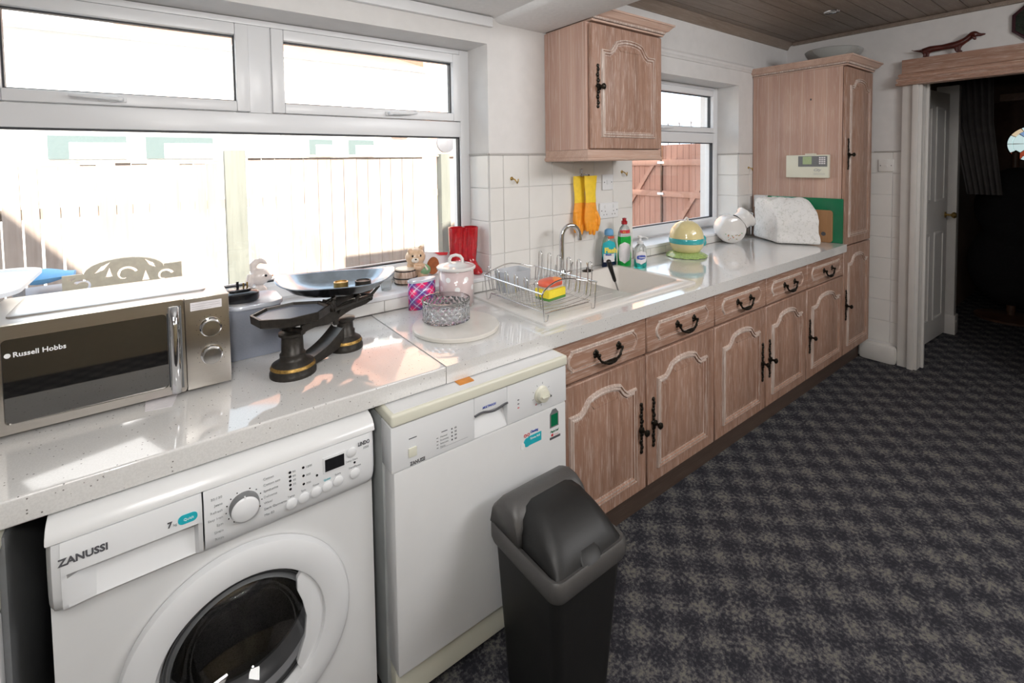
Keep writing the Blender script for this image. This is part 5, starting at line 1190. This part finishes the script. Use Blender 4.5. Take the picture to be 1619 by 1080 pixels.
# ------------------------------------------------------------------ right end of the worktop
t = thing('cookie_jar', 'egg-shaped cream pottery jar with turquoise band on a green grassy base', 'jar', (.965, -.165, .907)); cc = (.962, -.165)
g = G(); n = 40; L = []
for r, z in ((.110, .9075), (.116, .911), (.108, .919), (.095, .927), (.080, .934), (.05, .936)): L.append([(cc[0] + (r + .004 * sin(i * 1.7)) * cos(2 * pi * i / n), cc[1] + (r + .004 * sin(i * 1.7)) * sin(2 * pi * i / n), z + (.0015 * sin(i * 2.3) if .91 < z < .93 else 0)) for i in range(n)])
g.loops(L); g.obj('grassy_base', 'cookie_green', t, smooth=60)
egg = [(.060, .930), (.078, .942), (.091, .965), (.0965, .988)]; G().lathe(egg, (*cc, 0), 40).obj('jar_body', 'cookie_cream', t, smooth=60)
G().lathe([(.0966, .9885), (.0995, .995), (.0995, 1.012), (.0966, 1.018)], (*cc, 0), 40).obj('turquoise_band', 'cookie_teal', t, smooth=60)
G().lathe([(.0962, 1.0185), (.093, 1.045), (.082, 1.075), (.062, 1.100), (.035, 1.115), (0, 1.120)], (*cc, 0), 40).obj('jar_lid', 'cookie_cream', t, smooth=60)
G().tube([(cc[0] - .016, cc[1], 1.114), (cc[0] - .014, cc[1], 1.130), (cc[0], cc[1], 1.137), (cc[0] + .014, cc[1], 1.130), (cc[0] + .016, cc[1], 1.114)], .005, 8).obj('lid_handle', 'white_china', t, smooth=60)
g = G(); g.ball((cc[0] + .098, cc[1] - .045, 1.005), (.022, .018, .022)); g.ball((cc[0] + .085, cc[1] - .06, .985), (.014, .014, .020)); g.obj('turquoise_knot', 'cookie_teal', t)
t = thing('tilted_storage_jar', 'white pottery jar lying tilted with a floral face and open neck', 'jar', (1.60, -.10, .907))
ax = Vector((-.62, -.78, -.10)).normalized(); c0 = Vector((1.595, -.085, 1.003)); q = ax.to_track_quat('Z', 'Y').to_matrix().to_4x4(); MT = Matrix.Translation(c0) @ q
g = G(); g.lathe([(.0, -.075), (.06, -.074), (.085, -.060), (.093, -.030), (.094, .03), (.088, .060), (.082, .066), (0, .067)], (0, 0, 0), 40); g.xf(MT); jb = g.obj('jar_body', 'white_china', t, smooth=50)
nk = Vector((.62, -.42, .55)).normalized(); MN = Matrix.Translation(c0 + Vector((.02, -.03, .022))) @ nk.to_track_quat('Z', 'Y').to_matrix().to_4x4()
g = G(); g.lathe([(.060, .040), (.062, .075), (.073, .085), (.075, .105), (.068, .112), (.061, .108), (.058, .100)], (0, 0, 0), 32, cap0=False); g.xf(MN); g.obj('neck', 'white_china', t, smooth=50)
g = G(); g.lathe([(.0575, .1005), (.052, .108), (0, .110)], (0, 0, 0), 28); g.xf(MN); g.obj('floral_lid', 'floral', t)
for i in range(16):
    a = radians(-150 + i * 8.5 + random.uniform(-6, 6)); r = random.uniform(.030, .068)
    g = G(); g.ball((r * cos(a), r * sin(a), .0672), (random.uniform(.003, .006), random.uniform(.002, .004), .0006), 8, 5, rot=None); g.xf(MT); g.obj('painted_leaf', ('green_cloth', 'brass', 'ochre')[i % 3], jb)
# fabric cover over a toaster
A, B, C_, D = Vector((1.755, -.325, 0)), Vector((1.880, -.540, 0)), Vector((2.020, -.385, 0)), Vector((1.925, -.085, 0))
g = G(); n = 12; L = []
for k_ in range(13):
    f = k_ / 12; loop = []
    for (p, q_) in ((A, B), (B, C_), (C_, D), (D, A)):
        for i in range(n):
            x = p + (q_ - p) * (i / n); cen = (A + B + C_ + D) / 4
            depth = (x - A).dot(Vector((.8645, .5026, 0))) / .22      # 0 front, 1 back
            depth = min(1, max(0, depth)); ztop = 1.085 + .115 * min(1, depth * 2.4)
            z = .908 + (ztop - .908) * f; k2 = 1 - .05 * f + .015 * sin(f * 9)
            if f > .93: k2 *= .94
            x = cen + (x - cen) * k2; nz = noise.noise(Vector((x.x * 14, x.y * 14, z * 14))) * .009 + noise.noise(Vector((x.x * 35, x.y * 35, z * 30))) * .004
            d_ = (x - cen).normalized(); x = x + d_ * nz; loop.append((x.x, x.y, z + nz * .5 * f))
    L.append(loop)
cen = (A + B + C_ + D) / 4
for s_ in (.75, .5, .25):
    loop = []
    for p in L[12]:
        x = cen + (Vector((p[0], p[1], 0)) - cen) * s_; dd_ = min(1, max(0, (x - A).dot(Vector((.8645, .5026, 0))) / .22)); z = 1.092 + .115 * min(1, dd_ * 2.4) + noise.noise(Vector((x.x * 22, x.y * 22, 3))) * .018
        loop.append((x.x, x.y, z))
    L.append(loop)
g.loops(L); o = g.obj('appliance_cover', 'floral', smooth=55); o.modifiers.new('s', 'SUBSURF').render_levels = 1; tag(o, 'wrinkled white floral cloth cover over an appliance on the worktop', 'cover')
o = G().box(2.072, -.595, .9085, 2.0845, -.10, 1.205).obj('green_board', 'green_glass', bevel=.002); tag(o, 'dark green glass board leaning against the tall cupboard', 'board')
g = G(); P = [(y, z) for y, z in rrect(-.540, .908, -.24, 1.125, .02)]; g.prism(P, 'x', 2.056, 2.071); o = g.obj('chopping_board', 'beech', bevel=.002); tag(o, 'wooden chopping board standing between cloth cover and green board', 'board')
g = G(); g.lathe([(.014, 0), (.014, .0006), (0, .0008)], (0, 0, 0), 16); g.xf(Matrix.Translation((2.0558, -.49, .965)) @ Matrix.Rotation(-pi / 2, 4, 'Y')); g.obj('brand_burn', 'ink', o)
t = thing('plug_adaptor', 'white plug block on the side of the tall cupboard behind the cover', 'plug', (2.07, -.08, 1.16)); G().box(2.040, -.120, 1.118, 2.0845, -.035, 1.208).obj('block', 'white_plastic', t, bevel=.004); G().lathe([(.003, 0), (.003, .001), (0, .001)], (2.04, -.075, 1.15), 8, axis='x').obj('screw', 'brass', t)
t = thing('socket_with_cable', 'white socket near the tilted jar with a looping white cable', 'socket', (1.96, -.01, 1.07)); G().box(1.895, -.020, 1.028, 2.045, -.005, 1.100).obj('face_plate', 'white_plastic', t, bevel=.003)
G().tube([(1.98, -.022, 1.07), (1.965, -.05, 1.085), (1.935, -.08, 1.08), (1.91, -.09, 1.05), (1.90, -.085, .99), (1.92, -.075, .93)], .0035, 8).obj('cable', 'white_plastic', t, smooth=60)
# alarm panel on the cupboard side
t = thing('alarm_panel', 'cream control panel with green display on the tall cupboard side', 'control panel', (2.07, -.39, 1.42))
def bx(n, y0, z0, y1, z1, d0, d1, mat, par_, bev=0): return G().box(2.085 - d1, y0, z0, 2.085 - d0, y1, z1).obj(n, mat, par_, bevel=bev)
bd = bx('housing', -.515, 1.342, -.252, 1.498, .0006, .032, 'cream_plastic', t, .004); 
bx('hinge_lid', -.435, 1.4985, -.370, 1.508, .004, .026, 'cream_plastic', t, .002)
dp = bx('display_surround', -.508, 1.418, -.332, 1.490, .0321, .0335, 'dial_grey', t); bx('green_display', -.415, 1.434, -.360, 1.487, .0336, .0345, 'lcd_green', dp)
bx('display_edge', -.3335, 1.418, -.332, 1.490, .0336, .0342, 'ink', dp)
for i in range(3):
    for j in range(4): bx('key', -.470 - i * .0135, 1.474 - j * .013, -.460 - i * .0135, 1.483 - j * .013, .0336, .036, 'card_white', dp)
text('City', .026, (2.085 - .0330, -.425, 1.388), 'ink_pale', t, rot=(pi / 2, 0, -pi / 2), shear=.4, bold=.0003)
for i in range(2): bx('printed_line', -.495, 1.372 - i * .008, -.425, 1.3735 - i * .008, .0321, .0327, 'ink_pale', t)
for sg in (-1, 1): pass
tag(G().box(2.078, -.397, 1.872, 2.0845, -.391, 1.884).obj('screw_hole_cover', 'ink'), 'small dark latch mark high on the tall cupboard side', 'latch')
# dish on the tall cupboard
g = G(); n = 56; prof = [(.07, 2.143), (.12, 2.148), (.175, 2.178), (.205, 2.215), (.212, 2.232), (.207, 2.236), (.170, 2.186), (.115, 2.155), (0, 2.151)]
g.lathe(prof, (2.375, -.425, 0), n, sy=.8); tag(g.obj('glass_dish', 'dish_glass', smooth=60), 'large shallow glass dish on top of the tall cupboard', 'dish')

# ------------------------------------------------------------------ far wall things
t = thing('door_pelmet', 'limed oak box pelmet shelf above the hall opening', 'pelmet', (2.60, -1.5, 2.05))
L = []
for o_, z in ((.0, 1.962), (.022, 1.964), (.024, 1.976), (.012, 1.982), (.012, 1.988), (.020, 1.994), (.020, 2.008), (.008, 2.014), (.008, 2.020), (.014, 2.026), (.010, 2.040), (-.004, 2.046), (-.004, 2.138)):
    L.append([(2.648, -2.4, z), (2.598 - o_, -2.4, z), (2.598 - o_, -.752 + o_, z), (2.648, -.752 + o_, z)])
G().loops(L, mis=[1, 0, 1, 0, 1, 0, 1, 0, 1, 0, 0, 0]).obj('moulded_board', ['oak_y', 'oak_pale'], t, smooth=25)
t = thing('dachshund_carving', 'dark red carved dachshund standing on the pelmet shelf', 'carving', (2.60, -.98, 2.138))
dxx = 2.612; g = G()
g.tube([(dxx, -.862, 2.178), (dxx, -.90, 2.186), (dxx, -.96, 2.187), (dxx, -1.02, 2.190), (dxx, -1.055, 2.200)], [.020, .022, .018, .022, .020], 12)
g.tube([(dxx, -1.045, 2.196), (dxx, -1.075, 2.214), (dxx, -1.092, 2.230)], [.022, .018, .018], 12); g.ball((dxx, -1.105, 2.238), (.018, .024, .020)); g.tube([(dxx, -1.115, 2.236), (dxx, -1.140, 2.228), (dxx, -1.160, 2.230)], [.014, .009, .005], 10)
g.tube([(dxx - .014, -1.100, 2.236), (dxx - .018, -1.110, 2.215), (dxx - .016, -1.118, 2.200)], [.006, .011, .007], 8)
g.tube([(dxx, -.865, 2.180), (dxx, -.838, 2.186), (dxx, -.815, 2.192), (dxx, -.802, 2.200)], [.010, .006, .004, .003], 8)
for y0_, w_ in ((-.868, .012), (-.886, .010)): g.tube([(dxx - .006 + .010 * (y0_ > -.88), y0_, 2.176), (dxx - .006, y0_ - .006, 2.155), (dxx - .006, y0_, 2.143), (dxx - .006, y0_ - .012, 2.142)], [.014, .008, .007, .006], 8)
for y0_ in (-1.030, -1.046): g.tube([(dxx - .004, y0_, 2.182), (dxx - .004, y0_ + .004, 2.160), (dxx - .004, y0_, 2.145), (dxx - .004, y0_ - .012, 2.143)], [.012, .008, .006, .006], 8)
g.obj('dog_body', 'dog_wood', t, remesh=.004)
t = thing('octagonal_plaque', 'dark green octagonal plaque on the far wall, cut by picture edge', 'plaque', (2.64, -1.38, 2.22))
oc8 = lambda r: [(-1.385 + r * cos(radians(22.5 + 45 * i)), 2.268 + r * sin(radians(22.5 + 45 * i))) for i in range(8)]
g = G(); g.loops([[(2.649, y, z) for y, z in oc8(.128)], [(2.634, y, z) for y, z in oc8(.128)], [(2.632, y, z) for y, z in oc8(.118)], [(2.638, y, z) for y, z in oc8(.112)]]); g.obj('frame', 'dark_rim', t, smooth=20)
g = G(); g.prism(oc8(.1115), 'x', 2.6365, 2.6378); g.obj('face', 'octagon', t)
t = thing('light_switch', 'white switch plate on the far wall tiles beside the doorway', 'switch', (2.645, -.67, 1.42))
G().box(2.637, -.712, 1.372, 2.6455, -.626, 1.458).obj('face_plate', 'tile', t, bevel=.002); G().box(2.634, -.678, 1.405, 2.637, -.660, 1.425).obj('rocker', 'tile', t, bevel=.001)
for y in (-.700, -.638): G().box(2.6362, y - .003, 1.412, 2.637, y + .003, 1.418).obj('screw', 'ink', t)
t = thing('downlight', 'round chrome downlight in the timber-clad ceiling', 'light', (1.97, -.55, 2.41)); g = G(); g.lathe([(.045, 2.4115), (.042, 2.407), (.032, 2.409), (.030, 2.4115)], (1.97, -.55, 0), 28, cap0=False, cap1=False); g.obj('trim_ring', 'chrome', t); G().lathe([(.029, 2.4118), (.015, 2.4100), (0, 2.4098)], (1.97, -.55, 0), 20).obj('lamp_face', 'white_china', t)

# ------------------------------------------------------------------ swing bin
t = thing('swing_bin', 'dark grey plastic swing-lid bin in front of the dishwasher', 'bin', (-.71, -.84, 0))
g = G(); sq = lambda x0, y0, x1, y1, r, z, n=5: [(x, y, z) for x, y in rrect(x0, y0, x1, y1, r, n)]
g.loops([sq(-.800, -.925, -.620, -.725, .03, .001), sq(-.808, -.935, -.612, -.718, .03, .012), sq(-.832, -.965, -.588, -.705, .028, .43), sq(-.826, -.96, -.594, -.711, .026, .43), sq(-.80, -.93, -.62, -.73, .03, .02)], 0, True, True); g.obj('bin_body', 'dark_plastic', t, smooth=50)
# hood: side profile in (y, z) rising from the front rim to a high back ridge; the flap opening is cut into its front slope
g = G(); X0_, X1_ = -.842, -.578
rim = [sq(-.840, -.974, -.580, -.698, .030, .425), sq(-.845, -.980, -.575, -.694, .032, .440), sq(-.845, -.980, -.575, -.694, .032, .470), sq(-.840, -.974, -.580, -.698, .030, .478), sq(-.828, -.962, -.592, -.712, .024, .474), sq(-.826, -.960, -.594, -.712, .024, .44)]
g.loops(rim, 0, False, False); hood = g.obj('lid_rim', 'grey_plastic', t, smooth=60)
# back shell of the hood: end walls plus a rounded crown
g = G(); L = []
crown = [(-.832, .474), (-.826, .520), (-.812, .548), (-.792, .563), (-.762, .567), (-.735, .556), (-.712, .530), (-.700, .474)]
for x, k_ in ((-.838, .80), (-.830, .93), (-.815, 1), (-.605, 1), (-.590, .93), (-.582, .80)):
    L.append([(x, -.766 + (y + .766) * (.85 + .15 * k_), .474 + (z - .474) * k_) for y, z in crown])
g.loops(L, closed=False, cap0=True, cap1=True)
L2 = []
g.f.append([]) if 0 else None
g.obj('lid_hood', 'grey_plastic', t, smooth=50, fix=True).modifiers.new('wall', 'SOLIDIFY').thickness = .004
# swing flap: a hump filling the opening, dark and slightly proud
g = G(); L = []
fl = [(-.966, .474), (-.955, .497), (-.925, .524), (-.880, .548), (-.835, .560), (-.795, .558), (-.795, .480)]
for x, k_, m_ in ((-.826, .02, 0), (-.824, .35, 0), (-.812, .72, 0), (-.790, .95, 0), (-.765, 1.02, 0), (-.640, 1.02, 0), (-.618, .95, 0), (-.602, .72, 0), (-.594, .35, 0), (-.592, .02, 0)):
    L.append([(x, -.88 + (y + .88) * (.93 + .07 * k_), .474 + (z - .474) * k_) for y, z in fl])
g.loops(L); fp = g.obj('swing_flap', 'dark_plastic', t, smooth=50)
g = G(); P = [(-.71 + .036 * cos(a), -.968 - .010 * sin(a)) for a in [pi * i / 10 for i in range(11)]]; g.loops([[(x, y + .008, .470) for x, y in P], [(x, y, .476) for x, y in P], [(x * .9 + -.071, y + .022, .500) for x, y in P]]); g.obj('finger_lip', 'dark_plastic', fp, smooth=60)
# wire-form of the flap edge highlights are left to the light

# ------------------------------------------------------------------ outdoors
struct(G().box(-12, .3, -.2, 16, 26, -.1).obj('ground_outside', 'patio'))
GX = 4.5
t = thing('garden_fence', 'pale weathered closeboard fence across the garden with mossy posts', 'fence', (-.8, 2.5, -.1)); t2 = t
bl = [-3.3, -3.2, -3.09, -2.98, -2.87, -2.76, -2.65, -2.56, -2.46, -2.36, -2.264, -2.174, -2.074, -1.98, -1.885, -1.79, -1.70, -1.605, -1.51, -1.42, -1.33, -1.25, -1.17]
for i, (a, b) in enumerate(zip(bl[:-1], bl[1:])):
    gap = .010 if a < -1.9 else .004; tp = 1.54 + random.uniform(-.012, .008)
    if abs(a + 2.174) < .12: gap = .016
    G().box(a + gap / 2, 2.5 + .004 * (i % 2), -.09, b - gap / 2, 2.516 + .004 * (i % 2), tp - .03).obj('board', 'fence', t)
x = -.962
while x < 1.5:
    w_ = random.choice((.105, .112, .118, .10)); 
    if .70 < x + w_ < .80: w_ = .0
    if w_: G().box(x + .002, 2.506 + random.uniform(0, .004), -.09, x + w_ - .002, 2.522, 1.545).obj('board', 'fence', t); x += w_
    else: x = .865
for (a, b, tp) in ((-3.45, -3.35, 1.60), (-1.150, -.985, 1.605), (.74, .86, 1.575)):
    G().box(a + .02, 2.44, -.09, b - .0, 2.54, tp).obj('fence_post', 'post', t, bevel=.006)
for (a, b, z) in ((-3.3, -1.16, 1.513), (-.98, 1.6, 1.547)): G().box(a, 2.485, z, b, 2.545, z + .022).obj('capping_rail', 'fence', t, bevel=.003)
for z in (.35, 1.15): G().box(-3.3, 2.524, z, 1.6, 2.565, z + .07).obj('back_rail', 'fence', t)
# red-brown side gate seen through the small window
t = thing('side_gate', 'red-brown boarded double gate with diagonal braces outside the small window', 'gate', (4.5, 2.2, -.1))
y = 1.2; i = 0
while y < 4.4:
    w_ = .092; G().box(4.50, y + .003, -.05, 4.518 + .003 * (i % 2), y + w_, 1.70).obj('board', 'gate', t); y += w_ + .002; i += 1
for z in (.12, .94, 1.40): 
    G().box(4.468, 1.2, z, 4.499, 2.470, z + .085).obj('rail', 'gate_rail', t, bevel=.003); G().box(4.468, 2.50, z, 4.499, 4.4, z + .085).obj('rail', 'gate_rail', t, bevel=.003)
for (ya, za, yb, zb) in ((1.68, 1.40, 2.44, .20), (2.53, 1.56, 3.5, .20), (1.25, 1.40, 1.55, .95)):
    d_ = Vector((0, yb - ya, zb - za)); nn = Vector((0, -d_.z, d_.y)).normalized() * .03
    G().hexa([(4.474, ya - nn.y, za - nn.z), (4.474, yb - nn.y, zb - nn.z), (4.499, yb - nn.y, zb - nn.z), (4.499, ya - nn.y, za - nn.z)], [(4.474, ya + nn.y, za + nn.z), (4.474, yb + nn.y, zb + nn.z), (4.499, yb + nn.y, zb + nn.z), (4.499, ya + nn.y, za + nn.z)]).obj('brace', 'gate_rail', t)
G().box(4.466, 2.474, -.05, 4.499, 2.496, 1.70).obj('meeting_strip', 'hall_wood', t)
for z in (.965, 1.425): G().box(4.455, 2.44, z, 4.467, 2.54, z + .035).obj('latch_plate', 'card_white', t)
t = thing('iron_railing', 'pale iron railing with finials above the gate', 'railing', (4.7, 2.5, 1.7))
for i in range(18): 
    y = 1.0 + i * .19; G().tube([(4.7, y, -.1), (4.7, y, 2.0)], .008, 6).obj('bar', 'rail_metal', t); G().ball((4.7, y, 2.02), (.014, .014, .026), 8, 6).obj('finial', 'rail_metal', t)
G().box(4.69, .9, 1.90, 4.71, 4.4, 1.915).obj('top_rail', 'rail_metal', t)
tag(G().box(5.3, 1.70, -.1, 5.42, 1.82, 2.18).obj('yellow_post', 'ochre_post'), 'yellow painted post beyond the gate railing', 'post')
# neighbouring house: white rendered ground floor, brick behind
t = thing('white_bungalow', 'overexposed white bungalow with grey windows beyond the fence', 'building', (-1, 7, -.1))
G().box(-9, 6.0, -.1, 2.45, 9, 3.19).obj('wall', 'render_white', t)
M['far_pane'] = plain('grey_green_reflecting_pane', (0.13, 0.165, 0.165), 0.25)
for (a, b, z0) in ((-2.59, -1.85, 1.60), (-1.655, -.903, 1.60), (.384, .743, 1.62), (.998, 1.427, 1.62)):
    fr = G().box(a, 5.97, z0, b, 6.02, 1.885).obj('window', 'far_pane', t); G().box(a + (b - a) * .26, 5.955, z0, b, 5.972, 1.885 - .085).obj('casement', 'upvc', fr)
G().box(-9.2, 5.96, 3.12, 2.49, 5.999, 3.20).obj('gutter_board', 'upvc', t)
g = G(); g.prism([(5.98, 3.2), (7.6, 3.7), (9.2, 3.2)], 'x', -9.2, 2.49); g.obj('roof', 'roof_tile', t)
for x in (-.50, .0): G().tube([(x, 5.92, -.1), (x, 5.92, 3.1)], .03, 8).obj('downpipe', 'upvc', t)
g = G(); g.prism([(-4.6, 3.15), (-1.75, 3.15), (-1.75, 3.17), (-3.1, 3.9)], 'y', 5.8, 6.0); g.obj('gable', 'render_white', t)
t = thing('brick_house', 'orange brick house rising behind and right of the white bungalow', 'building', (4, 9, -.1))
G().box(2.50, 6.2, -.1, 9.0, 12, 5.2).obj('wall', 'brick_far', t); G().box(-2.2, 9.3, -.1, 2.48, 12, 5.0).obj('rear_wall', 'brick_far', t)
G().box(1.75, 5.955, 1.94, 2.05, 5.999, 2.03).obj('air_vent', 'brick_far', t)
g = G(); g.prism([(-2.5, 5.0), (9.3, 5.0), (3.4, 7.6)], 'y', 9, 12); g.obj('roof', 'roof_tile', t)
tag(G().lathe([(.03, .0), (.10, .02), (.10, .05), (.05, .06), (0, .06)], (.82, 2.483, 1.685), 16, axis='y', sy=1).obj('satellite_dish', 'rail_metal'), 'small round metal dish fixed on the fence post top', 'dish')
# ornate cast garden chair back and things on the patio
def plate(name, outline, holes, y0, y1, mat, parent):
    cu = bpy.data.curves.new(name, 'CURVE'); cu.dimensions = '2D'; cu.fill_mode = 'BOTH'; cu.extrude = (y1 - y0) / 2
    for P in [outline] + holes:
        sp_ = cu.splines.new('POLY'); sp_.points.add(len(P) - 1); sp_.use_cyclic_u = True
        for i, (x, z) in enumerate(P): sp_.points[i].co = (x, z, 0, 1)
    o = bpy.data.objects.new('tmp', cu); COL.objects.link(o); bpy.context.view_layer.update(); me = bpy.data.meshes.new_from_object(o); bpy.data.objects.remove(o)
    me.transform(Matrix.Translation((0, (y0 + y1) / 2, 0)) @ Matrix.Rotation(pi / 2, 4, 'X')); me.materials.clear(); me.materials.append(M[mat]); me.name = name
    o = bpy.data.objects.new(name, me); COL.objects.link(o); par(o, parent); return o
t = thing('garden_bench', 'taupe cast metal garden seat with scrolled back outside the window', 'bench', (-1.68, 1.1, -.1))
bxx0, bxx1 = -1.905, -1.475; zb = .86
out_ = [(bxx0, zb), (bxx1, zb), (bxx1, 1.020), (bxx1 - .07, 1.018)] + [(-1.69 + .145 * cos(a), 1.005 + .062 * sin(a)) for a in [pi * i / 14 for i in range(15)]] + [(bxx0 + .07, 1.012), (bxx0, 1.012)]
def scroll(cx, cz, r, sgn=1, t0=0.0):
    P = [];
    for i in range(22): a = t0 + sgn * i / 21 * 4.6; rr = r * (1 - i / 30); P.append((cx + rr * cos(a), cz + rr * sin(a)))
    for i in range(21, -1, -1): a = t0 + sgn * i / 21 * 4.6; rr = r * (1 - i / 30) - .014 * (1 - i / 40); P.append((cx + rr * cos(a), cz + rr * sin(a)))
    return P
holes = [scroll(-1.69, .985, .050, 1, .3), scroll(-1.835, .955, .040, -1, 2.6), scroll(-1.545, .960, .042, 1, .3), [(-1.80, 1.005), (-1.775, 1.035), (-1.74, 1.055), (-1.765, 1.02)], [(-1.76, .985), (-1.745, 1.03), (-1.735, .985)], [(-1.62, 1.055), (-1.585, 1.03), (-1.575, 1.005), (-1.60, 1.02)], [(-1.63, .95), (-1.615, 1.0), (-1.60, .95)], [(-1.90 + .015, .995), (-1.86, 1.0), (-1.875, .985)]]
plate('seat_back', out_, holes, 1.0, 1.018, 'garden_metal', t)
G().box(bxx0, .62, .33, bxx1, 1.0, .355).obj('seat', 'garden_metal', t)
for x in (bxx0 + .015, bxx1 - .015):
    for y in (.64, 1.0): G().tube([(x, y, -.1), (x, y, .86 if y > .9 else .34)], .014, 8).obj('leg', 'garden_metal', t)
t = thing('garden_table', 'white-rimmed garden table edge outside, left of the bench', 'table', (-2.25, .8, -.1))
g = G(); P = rrect(-2.75, .62, -1.985, 1.25, .12, 8); g.loops([[(x, y, 1.018) for x, y in P], [(x, y, 1.034) for x, y in P], [(x, y, 1.034) for x, y in sc(P, .93, -2.34, .93)], [(x, y, 1.024) for x, y in sc(P, .93, -2.34, .93)]]); g.obj('table_top', 'upvc', t)
for x in (-2.65, -2.03): G().tube([(x, .95, -.1), (x, .95, 1.019)], .02, 8).obj('leg', 'rail_metal', t)
g = G(); L = []
for k_ in range(8):
    f = k_ / 7; L.append([(-2.05 + .15 * f, 1.35 + .10 * cos(a) * (1 - f * .5), .965 + (.030 + .010 * sin(f * 5)) * sin(a) * (1 - f * .4)) for a in [2 * pi * i / 12 for i in range(12)]])
g.loops(L); tag(g.obj('blue_cushion', 'blue_cloth'), 'bright blue folded cover on the patio beyond the garden table', 'cushion'); 
tag(G().box(-2.10, 1.25, -.1, -1.80, 1.5, .895).obj('patio_box', 'grey_card', bevel=.01), 'grey storage box under the blue cover on the patio', 'box')
# unseen roof slabs added to shade the two lower corners of the fence
sun_dy = (2.5 + 1.0); tz = .7 * 0 + 5.3 / 6.0
k_ = 5.3 / sqrt(36 + .35 ** 2); dxs = .35 / 6
def up_(x, z, y): return (x - (2.5 - y) * dxs, z + (2.5 - y) * (5.3 / 6.0))
g = G(); yy = -1.0; P = [up_(-9, -.5, yy), up_(-2.025 + .35, .83 - .45, yy), up_(-2.354, 1.235, yy), up_(-2.9, 1.95, yy), up_(-9, 1.95, yy)]
P = [(max(x, -12), max(z, 2.6)) for x, z in P]; g.prism(P, 'y', yy, yy - .3); struct(g.obj('gable_shade_caster_left', 'roof_tile'))
g = G(); P = [up_(.37 - .5, .578 - .28, yy), up_(9, -.5, yy), up_(9, 1.3, yy), up_(1.7, 1.3, yy), up_(.948, .87, yy)]
P = [(x, max(z, 2.6)) for x, z in P]; g.prism(P, 'y', yy, yy - .3); struct(g.obj('gable_shade_caster_right', 'roof_tile'))
